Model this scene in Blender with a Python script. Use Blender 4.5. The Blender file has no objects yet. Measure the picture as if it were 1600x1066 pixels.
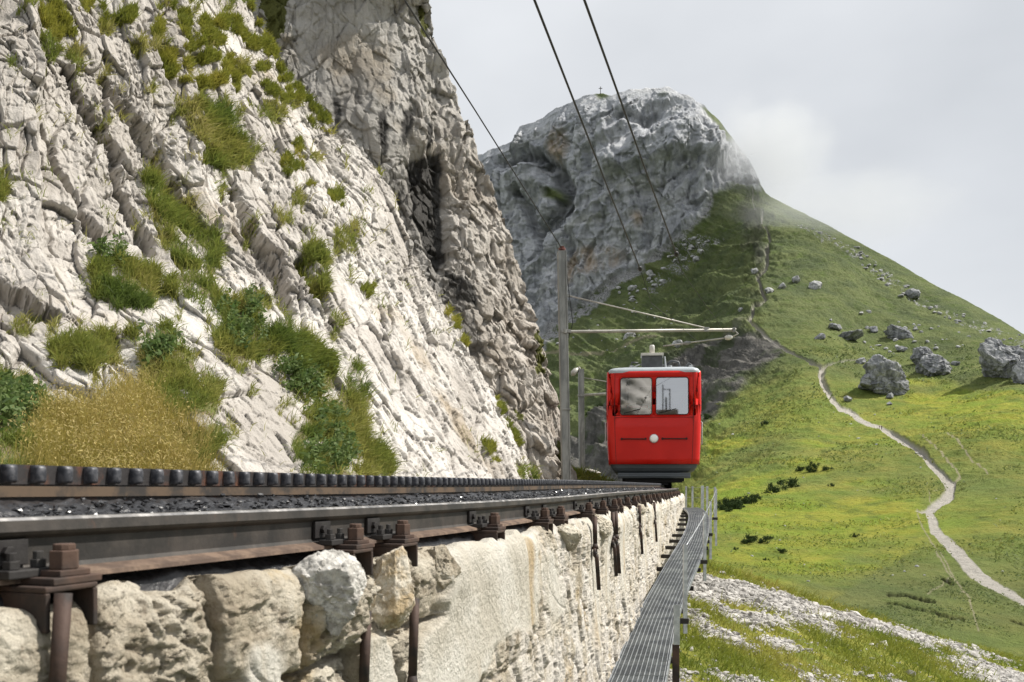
import bpy, bmesh, math, random
import numpy as np
from mathutils import Vector, Matrix

sc = bpy.context.scene
COL = sc.collection
R = math.radians
F = 1500.0            # focal length in pixels of the 1600 px wide photograph
HZ = 757.5            # eye level in the photograph
# ------------------------------------------------------------------ camera
cam_d = bpy.data.cameras.new("camera")
cam = bpy.data.objects.new("camera", cam_d); COL.objects.link(cam)
cam.location = (0, 0, 0); cam.rotation_euler = (R(90), 0, 0)
cam_d.sensor_width = 36; cam_d.lens = 36 * F / 1600
cam_d.shift_y = (HZ - 533) / 1600
cam_d.clip_start = 0.05; cam_d.clip_end = 6000
cam_d.dof.use_dof = True; cam_d.dof.focus_distance = 11; cam_d.dof.aperture_fstop = 8
sc.camera = cam
# ------------------------------------------------------------------ sun, sky, exposure
SUN = Vector((0.62, 0.10, 0.78)).normalized()
sun_d = bpy.data.lights.new("sun", 'SUN'); sun_d.energy = 5.0; sun_d.angle = R(0.6)
sun_d.color = (1.0, 0.95, 0.87)
sun = bpy.data.objects.new("sun", sun_d); COL.objects.link(sun)
sun.rotation_euler = SUN.to_track_quat('Z', 'Y').to_euler()
sun.location = (30, 10, 60)
w = bpy.data.worlds.new("World"); sc.world = w; w.use_nodes = True
wt = w.node_tree; wt.nodes.clear()
def wn(t, **k):
    n = wt.nodes.new(t)
    for a, b in k.items(): setattr(n, a, b)
    return n
sky = wn('ShaderNodeTexSky', sky_type='NISHITA', sun_disc=False, sun_elevation=math.asin(SUN.z),
         sun_rotation=math.atan2(SUN.x, SUN.y))
bg_sky = wn('ShaderNodeBackground'); bg_sky.inputs[1].default_value = 0.1
wt.links.new(sky.outputs[0], bg_sky.inputs[0])
tc = wn('ShaderNodeTexCoord')
mp = wn('ShaderNodeMapping'); mp.inputs['Scale'].default_value = (1, 1, 1.8)
mp.inputs['Location'].default_value = (0.3, 0.1, 0.2)
wt.links.new(tc.outputs['Generated'], mp.inputs[0])
n1 = wn('ShaderNodeTexNoise'); n1.inputs['Scale'].default_value = 1.7; n1.inputs['Detail'].default_value = 5
n1.inputs['Roughness'].default_value = 0.45
wt.links.new(mp.outputs[0], n1.inputs['Vector'])
cr = wn('ShaderNodeValToRGB')
cr.color_ramp.elements[0].position = 0.32; cr.color_ramp.elements[0].color = (0.52, 0.54, 0.565, 1)
cr.color_ramp.elements[1].position = 0.68; cr.color_ramp.elements[1].color = (0.80, 0.815, 0.835, 1)
wt.links.new(n1.outputs['Fac'], cr.inputs[0])
# below the horizon: dull green land
sep = wn('ShaderNodeSeparateXYZ'); wt.links.new(tc.outputs['Generated'], sep.inputs[0])
mr = wn('ShaderNodeMapRange'); mr.inputs[1].default_value = -0.08; mr.inputs[2].default_value = 0.0
wt.links.new(sep.outputs[2], mr.inputs[0])
mx = wn('ShaderNodeMixRGB'); mx.inputs[1].default_value = (0.13, 0.15, 0.08, 1)
wt.links.new(mr.outputs[0], mx.inputs[0]); wt.links.new(cr.outputs[0], mx.inputs[2])
bg_cl = wn('ShaderNodeBackground'); bg_cl.inputs[1].default_value = 0.95
wt.links.new(mx.outputs[0], bg_cl.inputs[0])
mixw = wn('ShaderNodeMixShader'); mixw.inputs[0].default_value = 0.94
wt.links.new(bg_sky.outputs[0], mixw.inputs[1]); wt.links.new(bg_cl.outputs[0], mixw.inputs[2])
wo = wn('ShaderNodeOutputWorld'); wt.links.new(mixw.outputs[0], wo.inputs[0])
sc.view_settings.view_transform = 'Standard'; sc.view_settings.look = 'None'
sc.view_settings.exposure = 0.38; sc.view_settings.gamma = 1; sc.view_settings.use_curve_mapping = False
sc.cycles.use_denoising = True
sc.cycles.max_bounces = 6; sc.cycles.transparent_max_bounces = 8
sc.cycles.volume_bounces = 4
sc.cycles.caustics_reflective = False; sc.cycles.caustics_refractive = False

# ------------------------------------------------------------------ numpy noise
rng = np.random.default_rng(7)
def _hash(ix, iy, iz, seed):
    h = (ix.astype(np.uint32) * np.uint32(374761393)) ^ (iy.astype(np.uint32) * np.uint32(668265263)) \
        ^ (iz.astype(np.uint32) * np.uint32(2147483647 - 58)) ^ np.uint32((seed * 974634593 + 12345) & 0xffffffff)
    h = (h ^ (h >> np.uint32(13))) * np.uint32(1274126177)
    h = (h ^ (h >> np.uint32(16))) * np.uint32(2246822519)
    h = h ^ (h >> np.uint32(15))
    return (h & np.uint32(0xffffff)).astype(np.float32) / np.float32(0xffffff)
def vnoise(p, seed=0):
    p = np.asarray(p, np.float32); f = np.floor(p); i = f.astype(np.int32); t = p - f
    t = t * t * t * (t * (t * 6 - 15) + 10)
    x, y, z = i[..., 0], i[..., 1], i[..., 2]
    out = 0
    for dx in (0, 1):
        wx = t[..., 0] if dx else 1 - t[..., 0]
        for dy in (0, 1):
            wy = t[..., 1] if dy else 1 - t[..., 1]
            for dz in (0, 1):
                wz = t[..., 2] if dz else 1 - t[..., 2]
                out = out + _hash(x + dx, y + dy, z + dz, seed) * wx * wy * wz
    return out * 2 - 1
def fbm(p, octv=5, rough=0.5, seed=0, ridged=False):
    p = np.asarray(p, np.float32); a = 1.0; s = 0; tot = 0
    for k in range(octv):
        n = vnoise(p, seed + k * 17)
        if ridged: n = 1 - 2 * np.abs(n)
        s = s + a * n; tot += a; a *= rough; p = p * 2.03 + 11.3
    return s / tot
def worley(p, seed=0):
    p = np.asarray(p, np.float32); f = np.floor(p); i = f.astype(np.int32); t = p - f
    f1 = np.full(p.shape[:-1], 9, np.float32); f2 = f1.copy(); idh = np.zeros_like(f1)
    for dx in (-1, 0, 1):
        for dy in (-1, 0, 1):
            for dz in (-1, 0, 1):
                cx, cy, cz = i[..., 0] + dx, i[..., 1] + dy, i[..., 2] + dz
                ox = _hash(cx, cy, cz, seed) + dx - t[..., 0]
                oy = _hash(cx, cy, cz, seed + 1) + dy - t[..., 1]
                oz = _hash(cx, cy, cz, seed + 2) + dz - t[..., 2]
                d = np.sqrt(ox * ox + oy * oy + oz * oz)
                hh = _hash(cx, cy, cz, seed + 3)
                m = d < f1
                f2 = np.where(m, f1, np.minimum(f2, d))
                idh = np.where(m, hh, idh); f1 = np.where(m, d, f1)
    return f1, f2, idh
def facets(p, seed=0, tilt=1.0):
    """piecewise tilted planes, one per cell: broken stone"""
    p = np.asarray(p, np.float32); f = np.floor(p); i = f.astype(np.int32); t = p - f
    f1 = np.full(p.shape[:-1], 9, np.float32); f2 = f1.copy(); h = np.zeros_like(f1)
    for dx in (-1, 0, 1):
        for dy in (-1, 0, 1):
            for dz in (-1, 0, 1):
                cx, cy, cz = i[..., 0] + dx, i[..., 1] + dy, i[..., 2] + dz
                ox = _hash(cx, cy, cz, seed) + dx - t[..., 0]; oy = _hash(cx, cy, cz, seed + 1) + dy - t[..., 1]; oz = _hash(cx, cy, cz, seed + 2) + dz - t[..., 2]
                d = np.sqrt(ox * ox + oy * oy + oz * oz); m = d < f1
                hh = (_hash(cx, cy, cz, seed + 3) - .5) + tilt * ((_hash(cx, cy, cz, seed + 4) - .5) * ox + (_hash(cx, cy, cz, seed + 5) - .5) * oy + (_hash(cx, cy, cz, seed + 6) - .5) * oz)
                f2 = np.where(m, f1, np.minimum(f2, d)); h = np.where(m, hh, h); f1 = np.where(m, d, f1)
    return h, f2 - f1
def sstep(a, b, x):
    t = np.clip((x - a) / (b - a), 0, 1); return t * t * (3 - 2 * t)
def P(px, py, Y):
    return np.stack([(np.asarray(px) - 800) / F * Y, np.asarray(Y) + 0 * np.asarray(px), (HZ - np.asarray(py)) / F * Y], -1)
def rbf(ctrl):
    """thin plate spline through (u, v, value)"""
    c = np.array(ctrl, float); xy = c[:, :2]; n = len(c)
    s = 1.0 / (np.ptp(xy, 0).max()); m = xy.mean(0)
    q = (xy - m) * s
    def phi(r2): return 0.5 * r2 * np.log(r2 + 1e-12)
    K = phi(((q[:, None] - q[None]) ** 2).sum(-1)) + np.eye(n) * 1e-5
    A = np.zeros((n + 3, n + 3)); A[:n, :n] = K; A[:n, n] = 1; A[:n, n + 1:] = q
    A[n, :n] = 1; A[n + 1:, :n] = q.T
    b = np.zeros(n + 3); b[:n] = c[:, 2]
    sol = np.linalg.solve(A, b)
    def ev(u, v):
        u = (np.asarray(u, float) - m[0]) * s; v = (np.asarray(v, float) - m[1]) * s
        out = sol[n] + sol[n + 1] * u + sol[n + 2] * v
        for k in range(n):
            out = out + sol[k] * phi((u - q[k, 0]) ** 2 + (v - q[k, 1]) ** 2)
        return out
    return ev
def pip(px, py, poly):
    inside = np.zeros(np.shape(px), bool); n = len(poly); j = n - 1
    for i in range(n):
        xi, yi = poly[i]; xj, yj = poly[j]
        if yi != yj:
            c = ((yi > py) != (yj > py)) & (px < (xj - xi) * (py - yi) / (yj - yi) + xi)
            inside ^= c
        j = i
    return inside
def polys_mask(px, py, polys):
    m = np.zeros(np.shape(px), bool)
    for p in polys: m |= pip(px, py, p)
    return m.astype(np.float32)
def pl_dist(px, py, pts):
    """distance to a polyline minus local half width; pts = (x, y, halfwidth)"""
    best = np.full(np.shape(px), 1e9)
    for (x0, y0, w0), (x1, y1, w1) in zip(pts[:-1], pts[1:]):
        dx, dy = x1 - x0, y1 - y0
        t = np.clip(((px - x0) * dx + (py - y0) * dy) / (dx * dx + dy * dy), 0, 1)
        d = np.hypot(px - x0 - t * dx, py - y0 - t * dy) - (w0 + (w1 - w0) * t)
        best = np.minimum(best, d)
    return best
def blur(a, k):
    for ax in (0, 1):
        pad = [(k, k) if i == ax else (0, 0) for i in range(a.ndim)]
        b = np.cumsum(np.pad(a, pad, mode='edge'), axis=ax, dtype=np.float64)
        n = a.shape[ax]
        sl = lambda s, e: tuple(slice(s, e) if i == ax else slice(None) for i in range(a.ndim))
        hi = b[sl(2 * k, 2 * k + n)]; lo = np.concatenate([np.zeros_like(b[sl(0, 1)]), b[sl(0, n - 1)]], ax)
        a = ((hi - lo) / (2 * k + 1)).astype(np.float32)
    return a

# ------------------------------------------------------------------ scene helpers
def link(o, parent=None):
    COL.objects.link(o)
    if parent is not None: o.parent = parent
    return o
def tag(o, label=None, cat=None, group=None, kind=None):
    if label: o['label'] = label
    if cat: o['category'] = cat
    if group: o['group'] = group
    if kind: o['kind'] = kind
    return o
def empty(name, loc=(0, 0, 0), rz=0.0):
    o = bpy.data.objects.new(name, None); o.empty_display_size = 0.2
    o.location = loc; o.rotation_euler = (0, 0, rz); return link(o)
def np_mesh(name, V, quads=None, tris=None, mat=None, parent=None, attrs=None, smooth=True, cols=None):
    me = bpy.data.meshes.new(name)
    V = np.asarray(V, np.float32).reshape(-1, 3)
    me.vertices.add(len(V)); me.vertices.foreach_set('co', V.ravel())
    parts = []; tot = []
    if quads is not None and len(quads): parts.append(np.asarray(quads, np.int32).ravel()); tot.append(np.full(len(quads), 4, np.int32))
    if tris is not None and len(tris): parts.append(np.asarray(tris, np.int32).ravel()); tot.append(np.full(len(tris), 3, np.int32))
    idx = np.concatenate(parts); tot = np.concatenate(tot)
    st = np.concatenate([[0], np.cumsum(tot)[:-1]]).astype(np.int32)
    me.loops.add(len(idx)); me.loops.foreach_set('vertex_index', idx)
    me.polygons.add(len(tot)); me.polygons.foreach_set('loop_start', st)
    try: me.polygons.foreach_set('loop_total', tot)
    except Exception: pass
    me.polygons.foreach_set('use_smooth', np.full(len(tot), smooth, bool))
    me.update(calc_edges=True)
    for k, a in (attrs or {}).items():
        at = me.attributes.new(k, 'FLOAT', 'POINT'); at.data.foreach_set('value', np.asarray(a, np.float32).ravel())
    for k, a in (cols or {}).items():
        at = me.attributes.new(k, 'FLOAT_COLOR', 'POINT')
        a = np.asarray(a, np.float32).reshape(-1, 3); a = np.concatenate([a, np.ones((len(a), 1), np.float32)], 1)
        at.data.foreach_set('color', a.ravel())
    me.validate()
    o = bpy.data.objects.new(name, me); link(o, parent)
    if mat: me.materials.append(mat)
    return o
def grid_quads(nr, nc):
    i = np.arange(nr * nc, dtype=np.int32).reshape(nr, nc)
    return np.stack([i[:-1, :-1], i[1:, :-1], i[1:, 1:], i[:-1, 1:]], -1).reshape(-1, 4)
def grid_normals(V):
    gu = np.gradient(V, axis=1); gv = np.gradient(V, axis=0)
    n = np.cross(gv, gu); n /= np.linalg.norm(n, axis=-1, keepdims=True) + 1e-9
    return n
class MB:
    """collects shapes into one mesh"""
    def __init__(s): s.v = []; s.f = []; s.m = []
    def add(s, vs, fs, mi=0):
        b = len(s.v); s.v += [tuple(v) for v in vs]; s.f += [[b + i for i in f] for f in fs]; s.m += [mi] * len(fs)
    def box(s, c, size, M=None, mi=0):
        hx, hy, hz = size[0] / 2, size[1] / 2, size[2] / 2
        vs = [Vector((x, y, z)) for x in (-hx, hx) for y in (-hy, hy) for z in (-hz, hz)]
        if M is not None: vs = [M @ v for v in vs]
        vs = [v + Vector(c) for v in vs]
        s.add(vs, [(0, 1, 3, 2), (4, 6, 7, 5), (0, 4, 5, 1), (2, 3, 7, 6), (0, 2, 6, 4), (1, 5, 7, 3)], mi)
    def tube(s, pts, r, n=8, cap=True, mi=0):
        pts = [Vector(p) for p in pts]; rs = r if isinstance(r, (list, tuple)) else [r] * len(pts)
        rings = []; up = None
        for i, p in enumerate(pts):
            t = (pts[min(i + 1, len(pts) - 1)] - pts[max(i - 1, 0)]).normalized()
            if up is None:
                up = Vector((0, 0, 1)) if abs(t.z) < 0.9 else Vector((1, 0, 0))
            a = t.cross(up).normalized(); b = a.cross(t).normalized(); up = b
            rings.append([p + (a * math.cos(2 * math.pi * k / n) + b * math.sin(2 * math.pi * k / n)) * rs[i] for k in range(n)])
        vs = [v for rg in rings for v in rg]; fs = []
        for i in range(len(pts) - 1):
            for k in range(n):
                fs.append((i * n + k, i * n + (k + 1) % n, (i + 1) * n + (k + 1) % n, (i + 1) * n + k))
        if cap: fs.append(tuple(range(n))[::-1]); fs.append(tuple((len(pts) - 1) * n + k for k in range(n)))
        s.add(vs, fs, mi)
    def prism(s, poly, M, h, mi=0):
        """poly in local xy, extruded h along local z, placed by matrix M"""
        n = len(poly)
        vs = [M @ Vector((x, y, 0)) for x, y in poly] + [M @ Vector((x, y, h)) for x, y in poly]
        fs = [tuple(range(n))[::-1], tuple(range(n, 2 * n))] + [(k, (k + 1) % n, n + (k + 1) % n, n + k) for k in range(n)]
        s.add(vs, fs, mi)
    def loft(s, rings, closed=True, cap=True, mi=0):
        n = len(rings[0]); vs = [v for rg in rings for v in rg]; fs = []
        for i in range(len(rings) - 1):
            for k in range(n if closed else n - 1):
                fs.append((i * n + k, i * n + (k + 1) % n, (i + 1) * n + (k + 1) % n, (i + 1) * n + k))
        if cap: fs.append(tuple(range(n))[::-1]); fs.append(tuple((len(rings) - 1) * n + k for k in range(n)))
        s.add(vs, fs, mi)
    def build(s, name, mats, parent=None, bevel=0, smooth=False, seg=2):
        me = bpy.data.meshes.new(name); me.from_pydata(s.v, [], s.f)
        mats = mats if isinstance(mats, (list, tuple)) else [mats]
        for m in mats: me.materials.append(m)
        me.polygons.foreach_set('material_index', s.m)
        bm = bmesh.new(); bm.from_mesh(me); bmesh.ops.recalc_face_normals(bm, faces=bm.faces); bm.to_mesh(me); bm.free()
        if smooth: me.polygons.foreach_set('use_smooth', [True] * len(me.polygons))
        me.update()
        o = bpy.data.objects.new(name, me); link(o, parent)
        if bevel:
            b = o.modifiers.new('bevel', 'BEVEL'); b.width = bevel; b.segments = seg; b.limit_method = 'ANGLE'; b.angle_limit = R(40)
            if smooth: pass
        return o
def hexa(r, n=6, a0=0.0): return [(r * math.cos(a0 + 2 * math.pi * k / n), r * math.sin(a0 + 2 * math.pi * k / n)) for k in range(n)]
def copy_tree(o, parent=None):
    c = o.copy(); COL.objects.link(c)
    if parent is not None: c.parent = parent
    for ch in list(o.children): copy_tree(ch, c)
    return c

# ------------------------------------------------------------------ material helper
class Mat:
    def __init__(s, name, rough=0.8, metal=0.0, spec=0.3):
        s.m = bpy.data.materials.new(name); s.m.use_nodes = True; s.t = s.m.node_tree
        s.b = s.t.nodes['Principled BSDF']; s.b.inputs['Roughness'].default_value = rough
        s.b.inputs['Metallic'].default_value = metal; s.b.inputs['Specular IOR Level'].default_value = spec
        s._pos = None
    def n(s, t, **k):
        x = s.t.nodes.new(t)
        for a, b in k.items(): setattr(x, a, b)
        return x
    def set(s, sock, v):
        if isinstance(v, bpy.types.NodeSocket): s.t.links.new(v, sock)
        elif isinstance(v, tuple) and len(v) == 3 and sock.type == 'RGBA': sock.default_value = (*v, 1)
        else: sock.default_value = v
    def coord(s, scale=(1, 1, 1), rot=(0, 0, 0), obj=False, src=None):
        if src is None:
            if s._pos is None:
                s._pos = s.n('ShaderNodeTexCoord').outputs['Object'] if obj else s.n('ShaderNodeNewGeometry').outputs['Position']
            src = s._pos
        mp = s.n('ShaderNodeMapping', vector_type='POINT'); mp.inputs['Scale'].default_value = scale; mp.inputs['Rotation'].default_value = rot
        s.t.links.new(src, mp.inputs[0]); return mp.outputs[0]
    def noise(s, scale, detail=5, rough=0.55, vec=None, dist=0.0):
        x = s.n('ShaderNodeTexNoise'); x.inputs['Scale'].default_value = scale; x.inputs['Detail'].default_value = detail
        x.inputs['Roughness'].default_value = rough; x.inputs['Distortion'].default_value = dist
        s.t.links.new(vec if vec is not None else s.coord(), x.inputs['Vector']); return x.outputs['Fac']
    def vor(s, scale, vec=None, feature='F1', out='Distance'):
        x = s.n('ShaderNodeTexVoronoi', feature=feature); x.inputs['Scale'].default_value = scale
        s.t.links.new(vec if vec is not None else s.coord(), x.inputs['Vector']); return x.outputs[out]
    def ramp(s, v, a, b, ca=0.0, cb=1.0):
        x = s.n('ShaderNodeMapRange', interpolation_type='SMOOTHSTEP'); x.inputs[1].default_value = a; x.inputs[2].default_value = b
        x.inputs[3].default_value = ca; x.inputs[4].default_value = cb
        s.t.links.new(v, x.inputs[0]); return x.outputs[0]
    def mix(s, f, a, b):
        x = s.n('ShaderNodeMixRGB'); s.set(x.inputs[0], f); s.set(x.inputs[1], a); s.set(x.inputs[2], b); return x.outputs[0]
    def mul(s, a, b): return s.math('MULTIPLY', a, b)
    def math(s, op, a, b=0.0, clamp=False):
        x = s.n('ShaderNodeMath', operation=op, use_clamp=clamp); s.set(x.inputs[0], a); s.set(x.inputs[1], b); return x.outputs[0]
    def attr(s, name, col=False):
        x = s.n('ShaderNodeAttribute', attribute_name=name); return x.outputs['Color' if col else 'Fac']
    def color(s, c): s.set(s.b.inputs['Base Color'], c); return s
    def rough(s, v): s.set(s.b.inputs['Roughness'], v); return s
    def bump(s, h, strength=0.5, dist=0.02):
        x = s.n('ShaderNodeBump'); x.inputs['Strength'].default_value = strength; x.inputs['Distance'].default_value = dist
        s.t.links.new(h, x.inputs['Height']); s.t.links.new(x.outputs[0], s.b.inputs['Normal']); return s
def simple(name, c, rough=0.6, metal=0.0, spec=0.3, var=0.15, scale=8.0, bump=0.0, c2=None):
    m = Mat(name, rough, metal, spec); n = m.noise(scale, 6, 0.6, m.coord(obj=True))
    c2 = c2 or tuple(x * (1 - 2 * var) for x in c)
    m.color(m.mix(m.ramp(n, 0.35, 0.65), c2, c))
    if bump: m.bump(m.noise(scale * 6, 4, 0.6), 0.4, bump)
    return m.m

# ------------------------------------------------------------------ track alignment (plan of the near rail)
def spline(pts):
    x = np.array([p[0] for p in pts], float); y = np.array([p[1] for p in pts], float); n = len(x); h = np.diff(x)
    A = np.zeros((n, n)); b = np.zeros(n); A[0, 0] = A[-1, -1] = 1
    for i in range(1, n - 1):
        A[i, i - 1] = h[i - 1]; A[i, i] = 2 * (h[i - 1] + h[i]); A[i, i + 1] = h[i]
        b[i] = 3 * ((y[i + 1] - y[i]) / h[i] - (y[i] - y[i - 1]) / h[i - 1])
    c = np.linalg.solve(A, b)
    def ev(t):
        t = np.asarray(t, float); k = np.clip(np.searchsorted(x, t) - 1, 0, n - 2); d = t - x[k]
        bb = (y[k + 1] - y[k]) / h[k] - h[k] * (2 * c[k] + c[k + 1]) / 3; dd = (c[k + 1] - c[k]) / (3 * h[k])
        return y[k] + bb * d + c[k] * d * d + dd * d ** 3
    return ev
railX = spline([(0.2, -1.54), (1.8, -.96), (3.5, -.385), (5, .04), (7.7, .685), (12.5, 1.74), (22, 3.74), (30, 5.1), (38, 5.7), (50, 5.2), (60, 4.0)])
railZ = spline([(0.2, -.05), (1.8, -.0625), (3.5, -.072), (5, -.075), (8, -.07), (14, -.075), (22, -.085), (60, -.2)])
def frame(Y):
    Y = np.asarray(Y, float); e = 0.02
    x = railX(Y); dx = (railX(Y + e) - railX(Y - e)) / (2 * e); l = np.sqrt(1 + dx * dx)
    T = np.stack([dx / l, 1 / l, 0 * x], -1); N = np.stack([1 / l, -dx / l, 0 * x], -1)
    return np.stack([x, Y, railZ(Y)], -1), T, N
_Yt = np.linspace(0.25, 58, 6000); _S = np.concatenate([[0], np.cumsum(np.hypot(np.diff(railX(_Yt)), np.diff(_Yt)))])
def Y_of_s(s): return np.interp(s, _S, _Yt)
def s_of_Y(Y): return np.interp(Y, _Yt, _S)
def Y_of_px(px): return np.interp((px - 800) / F, (railX(_Yt) / _Yt)[:4200], _Yt[:4200])

# ------------------------------------------------------------------ distant mountain and meadow
SIL = [(560, 420), (640, 330), (700, 270), (740, 241), (755, 240), (772, 231), (800, 222), (806, 210), (813, 197), (830, 192), (850, 183), (868, 170), (893, 160), (915, 150),
       (932, 146), (950, 149), (962, 148), (980, 141), (1000, 139), (1020, 138), (1045, 137), (1060, 146), (1075, 151), (1100, 165), (1125, 190),
       (1150, 222), (1165, 240), (1174, 256), (1182, 272), (1188, 288), (1196, 302), (1204, 308), (1260, 335), (1330, 372), (1400, 410), (1450, 440), (1500, 465), (1550, 492), (1600, 522), (1700, 580), (1900, 690)]
BOT = [(560, 800), (1040, 800), (1090, 900), (1120, 950), (1300, 1010), (1450, 1040), (1600, 1075), (1900, 1160)]
MC = [(560, 420, 1250), (740, 241, 1150), (800, 222, 1100), (870, 170, 1060), (950, 149, 1010), (1045, 137, 1000), (1100, 165, 990), (1150, 222, 1000), (1183, 298, 930),
      (1260, 335, 890), (1400, 410, 820), (1500, 465, 760), (1600, 522, 690), (1900, 690, 560),
      (1080, 355, 925), (1000, 420, 950), (900, 490, 960), (830, 520, 980), (740, 420, 1090), (1000, 280, 965), (900, 330, 1000), (820, 330, 1060), (560, 600, 1050), (700, 650, 950),
      (1205, 400, 810), (1185, 490, 690), (1165, 520, 650), (1230, 555, 590), (1280, 585, 540), (1375, 670, 420), (1480, 780, 270), (1450, 800, 250), (1530, 880, 185), (1600, 940, 155), (1900, 1050, 110),
      (1130, 430, 850), (1050, 500, 850), (1000, 580, 770), (900, 580, 850), (850, 650, 800), (930, 700, 690), (1020, 700, 560), (1090, 700, 480), (1120, 640, 560), (1150, 600, 600), (1180, 570, 610),
      (1110, 790, 300), (1200, 760, 320), (1110, 870, 200), (1200, 850, 215), (1300, 800, 265), (1300, 940, 150), (1400, 900, 175), (1450, 1000, 120), (1600, 1060, 100), (1100, 940, 160), (900, 800, 520), (560, 800, 700),
      (1300, 600, 530), (1400, 560, 600), (1500, 570, 570), (1600, 560, 540), (1500, 650, 430), (1600, 700, 350), (1600, 800, 235), (1350, 500, 690), (1450, 500, 690)]
mdepth_ = rbf([(a, b, math.log(c)) for a, b, c in MC])
def mdepth(px, py): return np.exp(mdepth_(px, py))
NC, NR = 760, 560
cx = np.linspace(575, 1760, NC)
sil = np.interp(cx, [p[0] for p in SIL], [p[1] for p in SIL]); bot = np.interp(cx, [p[0] for p in BOT], [p[1] for p in BOT])
sil = sil + 1.6 * fbm(np.stack([cx * .09, 0 * cx, 0 * cx], -1), 4, .6, 3) * np.interp(cx, [1150, 1250], [1.6, .5])
tt = np.linspace(0, 1, NR)[:, None]
MPX = np.broadcast_to(cx, (NR, NC)); MPY = sil + tt * (bot - sil)
MY = mdepth(MPX, MPY)
MV = P(MPX, MPY, MY)
jit = lambda px, py, a, s, sd: (px + a * fbm(np.stack([px * s, py * s, 0 * px], -1), 4, .6, sd), py + a * fbm(np.stack([px * s, py * s, 0 * px + 9], -1), 4, .6, sd + 5))
jx, jy = jit(MPX, MPY, 9, .05, 31)
rockpoly = [(500, 100), (1100, 60), (1210, 230), (1190, 285), (1176, 300), (1150, 283), (1135, 290), (1112, 308), (1085, 345), (1035, 385), (1000, 415), (950, 447), (905, 478), (870, 500), (835, 540), (800, 600), (500, 700)]
m_rock = polys_mask(jx, jy, [rockpoly])
m_rock *= 1 - polys_mask(jx, jy, [[(925, 146), (955, 148), (950, 153), (932, 155)], [(1100, 168), (1128, 180), (1150, 215), (1135, 220), (1108, 190)], [(850, 290), (885, 300), (885, 315), (850, 308)]])
m_talus = polys_mask(jx, jy, [[(780, 430), (850, 380), (862, 440), (905, 480), (870, 510), (840, 560), (760, 600)], [(905, 470), (1005, 410), (1085, 340), (1120, 300), (1110, 330), (1010, 425), (910, 498)], [(870, 500), (935, 470), (900, 505), (860, 560), (835, 570)]])
jx2, jy2 = jit(MPX, MPY, 5, .12, 61)
deb = polys_mask(jx2, jy2, [[(1062, 372), (1100, 366), (1132, 375), (1100, 400), (1060, 430), (1020, 468), (1012, 455), (1050, 415)], [(955, 425), (990, 425), (965, 455), (930, 460)]]) 
band = polys_mask(jx2, jy2, [[(1245, 350), (1300, 372), (1340, 392), (1420, 450), (1480, 478), (1600, 530), (1600, 548), (1480, 490), (1400, 455), (1320, 400), (1250, 372)]])
spk = fbm(np.stack([MPX * .22, MPY * .3, 0 * MPX], -1), 4, .65, 71)
m_deb = np.clip(deb * sstep(-.02, .12, spk) + band * sstep(.16, .28, spk), 0, 1)
m_earth = .55 * polys_mask(jx, jy, [[(1150, 320), (1185, 335), (1200, 375), (1190, 400), (1150, 392), (1165, 360)], [(1186, 395), (1200, 390), (1202, 440), (1188, 480), (1165, 520), (1140, 535), (1162, 505), (1180, 460)]]) * sstep(-.3, .2, fbm(MV * .03, 4, .6, 29)) + polys_mask(jx, jy, [[(870, 720), (945, 640), (1020, 590), (1105, 545), (1160, 518), (1215, 535), (1228, 558), (1190, 595), (1125, 650), (1080, 690), (1030, 720), (990, 770), (870, 790)]])
m_earth = np.clip(m_earth, 0, 1)
PATH = [(1176, 300, .6), (1178, 330, .8), (1192, 332, .9), (1190, 350, 1.2), (1206, 385, 1.6), (1204, 405, 2), (1200, 425, 2.2), (1188, 440, 2.2), (1192, 462, 2.4), (1198, 478, 2.2), (1180, 487, 2), (1172, 510, 2.2), (1190, 524, 2.8), (1232, 553, 2.6), (1270, 578, 2.8), (1284, 584, 3.4), (1280, 600, 4.4), (1292, 620, 5), (1310, 638, 5), (1340, 655, 5), (1375, 671, 5),
        (1410, 693, 5.5), (1440, 716, 6), (1470, 745, 7), (1486, 763, 9), (1484, 778, 9), (1465, 792, 7.5), (1452, 802, 7.5), (1462, 830, 9), (1480, 850, 10), (1500, 868, 11), (1515, 886, 12), (1535, 905, 11.5), (1560, 920, 7), (1600, 940, 6), (1760, 1010, 9)]
path_b = [(1284, 584, 2.8), (1300, 576, 2), (1325, 570, 1.2), (1400, 566, .6)]
path_c = [(1452, 800, 3), (1440, 803, 1.5), (1430, 802, .5)]
trails = [[(1437, 690, .4), (1455, 705, .8), (1475, 720, .8), (1495, 740, 1.2), (1500, 752, 1.2), (1485, 764, 3)], [(1478, 690, .6), (1500, 705, .8), (1520, 726, .8), (1545, 745, .5)],
          [(1432, 800, .5), (1440, 825, .7), (1455, 848, .5), (1480, 880, .6), (1490, 900, .8), (1470, 915, .8), (1450, 925, .6)], [(1460, 860, .6), (1490, 905, .8), (1515, 935, .8), (1530, 980, .7)],
          [(850, 568, .9), (900, 560, .9), (960, 552, .9), (1000, 546, .9), (1060, 536, .7)], [(1455, 790, .5), (1452, 775, .8), (1470, 770, .6)]]
jx3, jy3 = jit(MPX, MPY, 3.2, .07, 81)
PATH = [(a_, b_, w_ * .84) for a_, b_, w_ in PATH]
pd = np.minimum(pl_dist(jx3, jy3, PATH), np.minimum(pl_dist(jx3, jy3, path_b), pl_dist(jx3, jy3, path_c)))
m_path = 1 - sstep(-1.2, 1.0, pd)
td = np.min([pl_dist(jx3, jy3, t) for t in trails], 0)
m_trail = (1 - sstep(-.4, 1.2, td)) * .75
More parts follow.
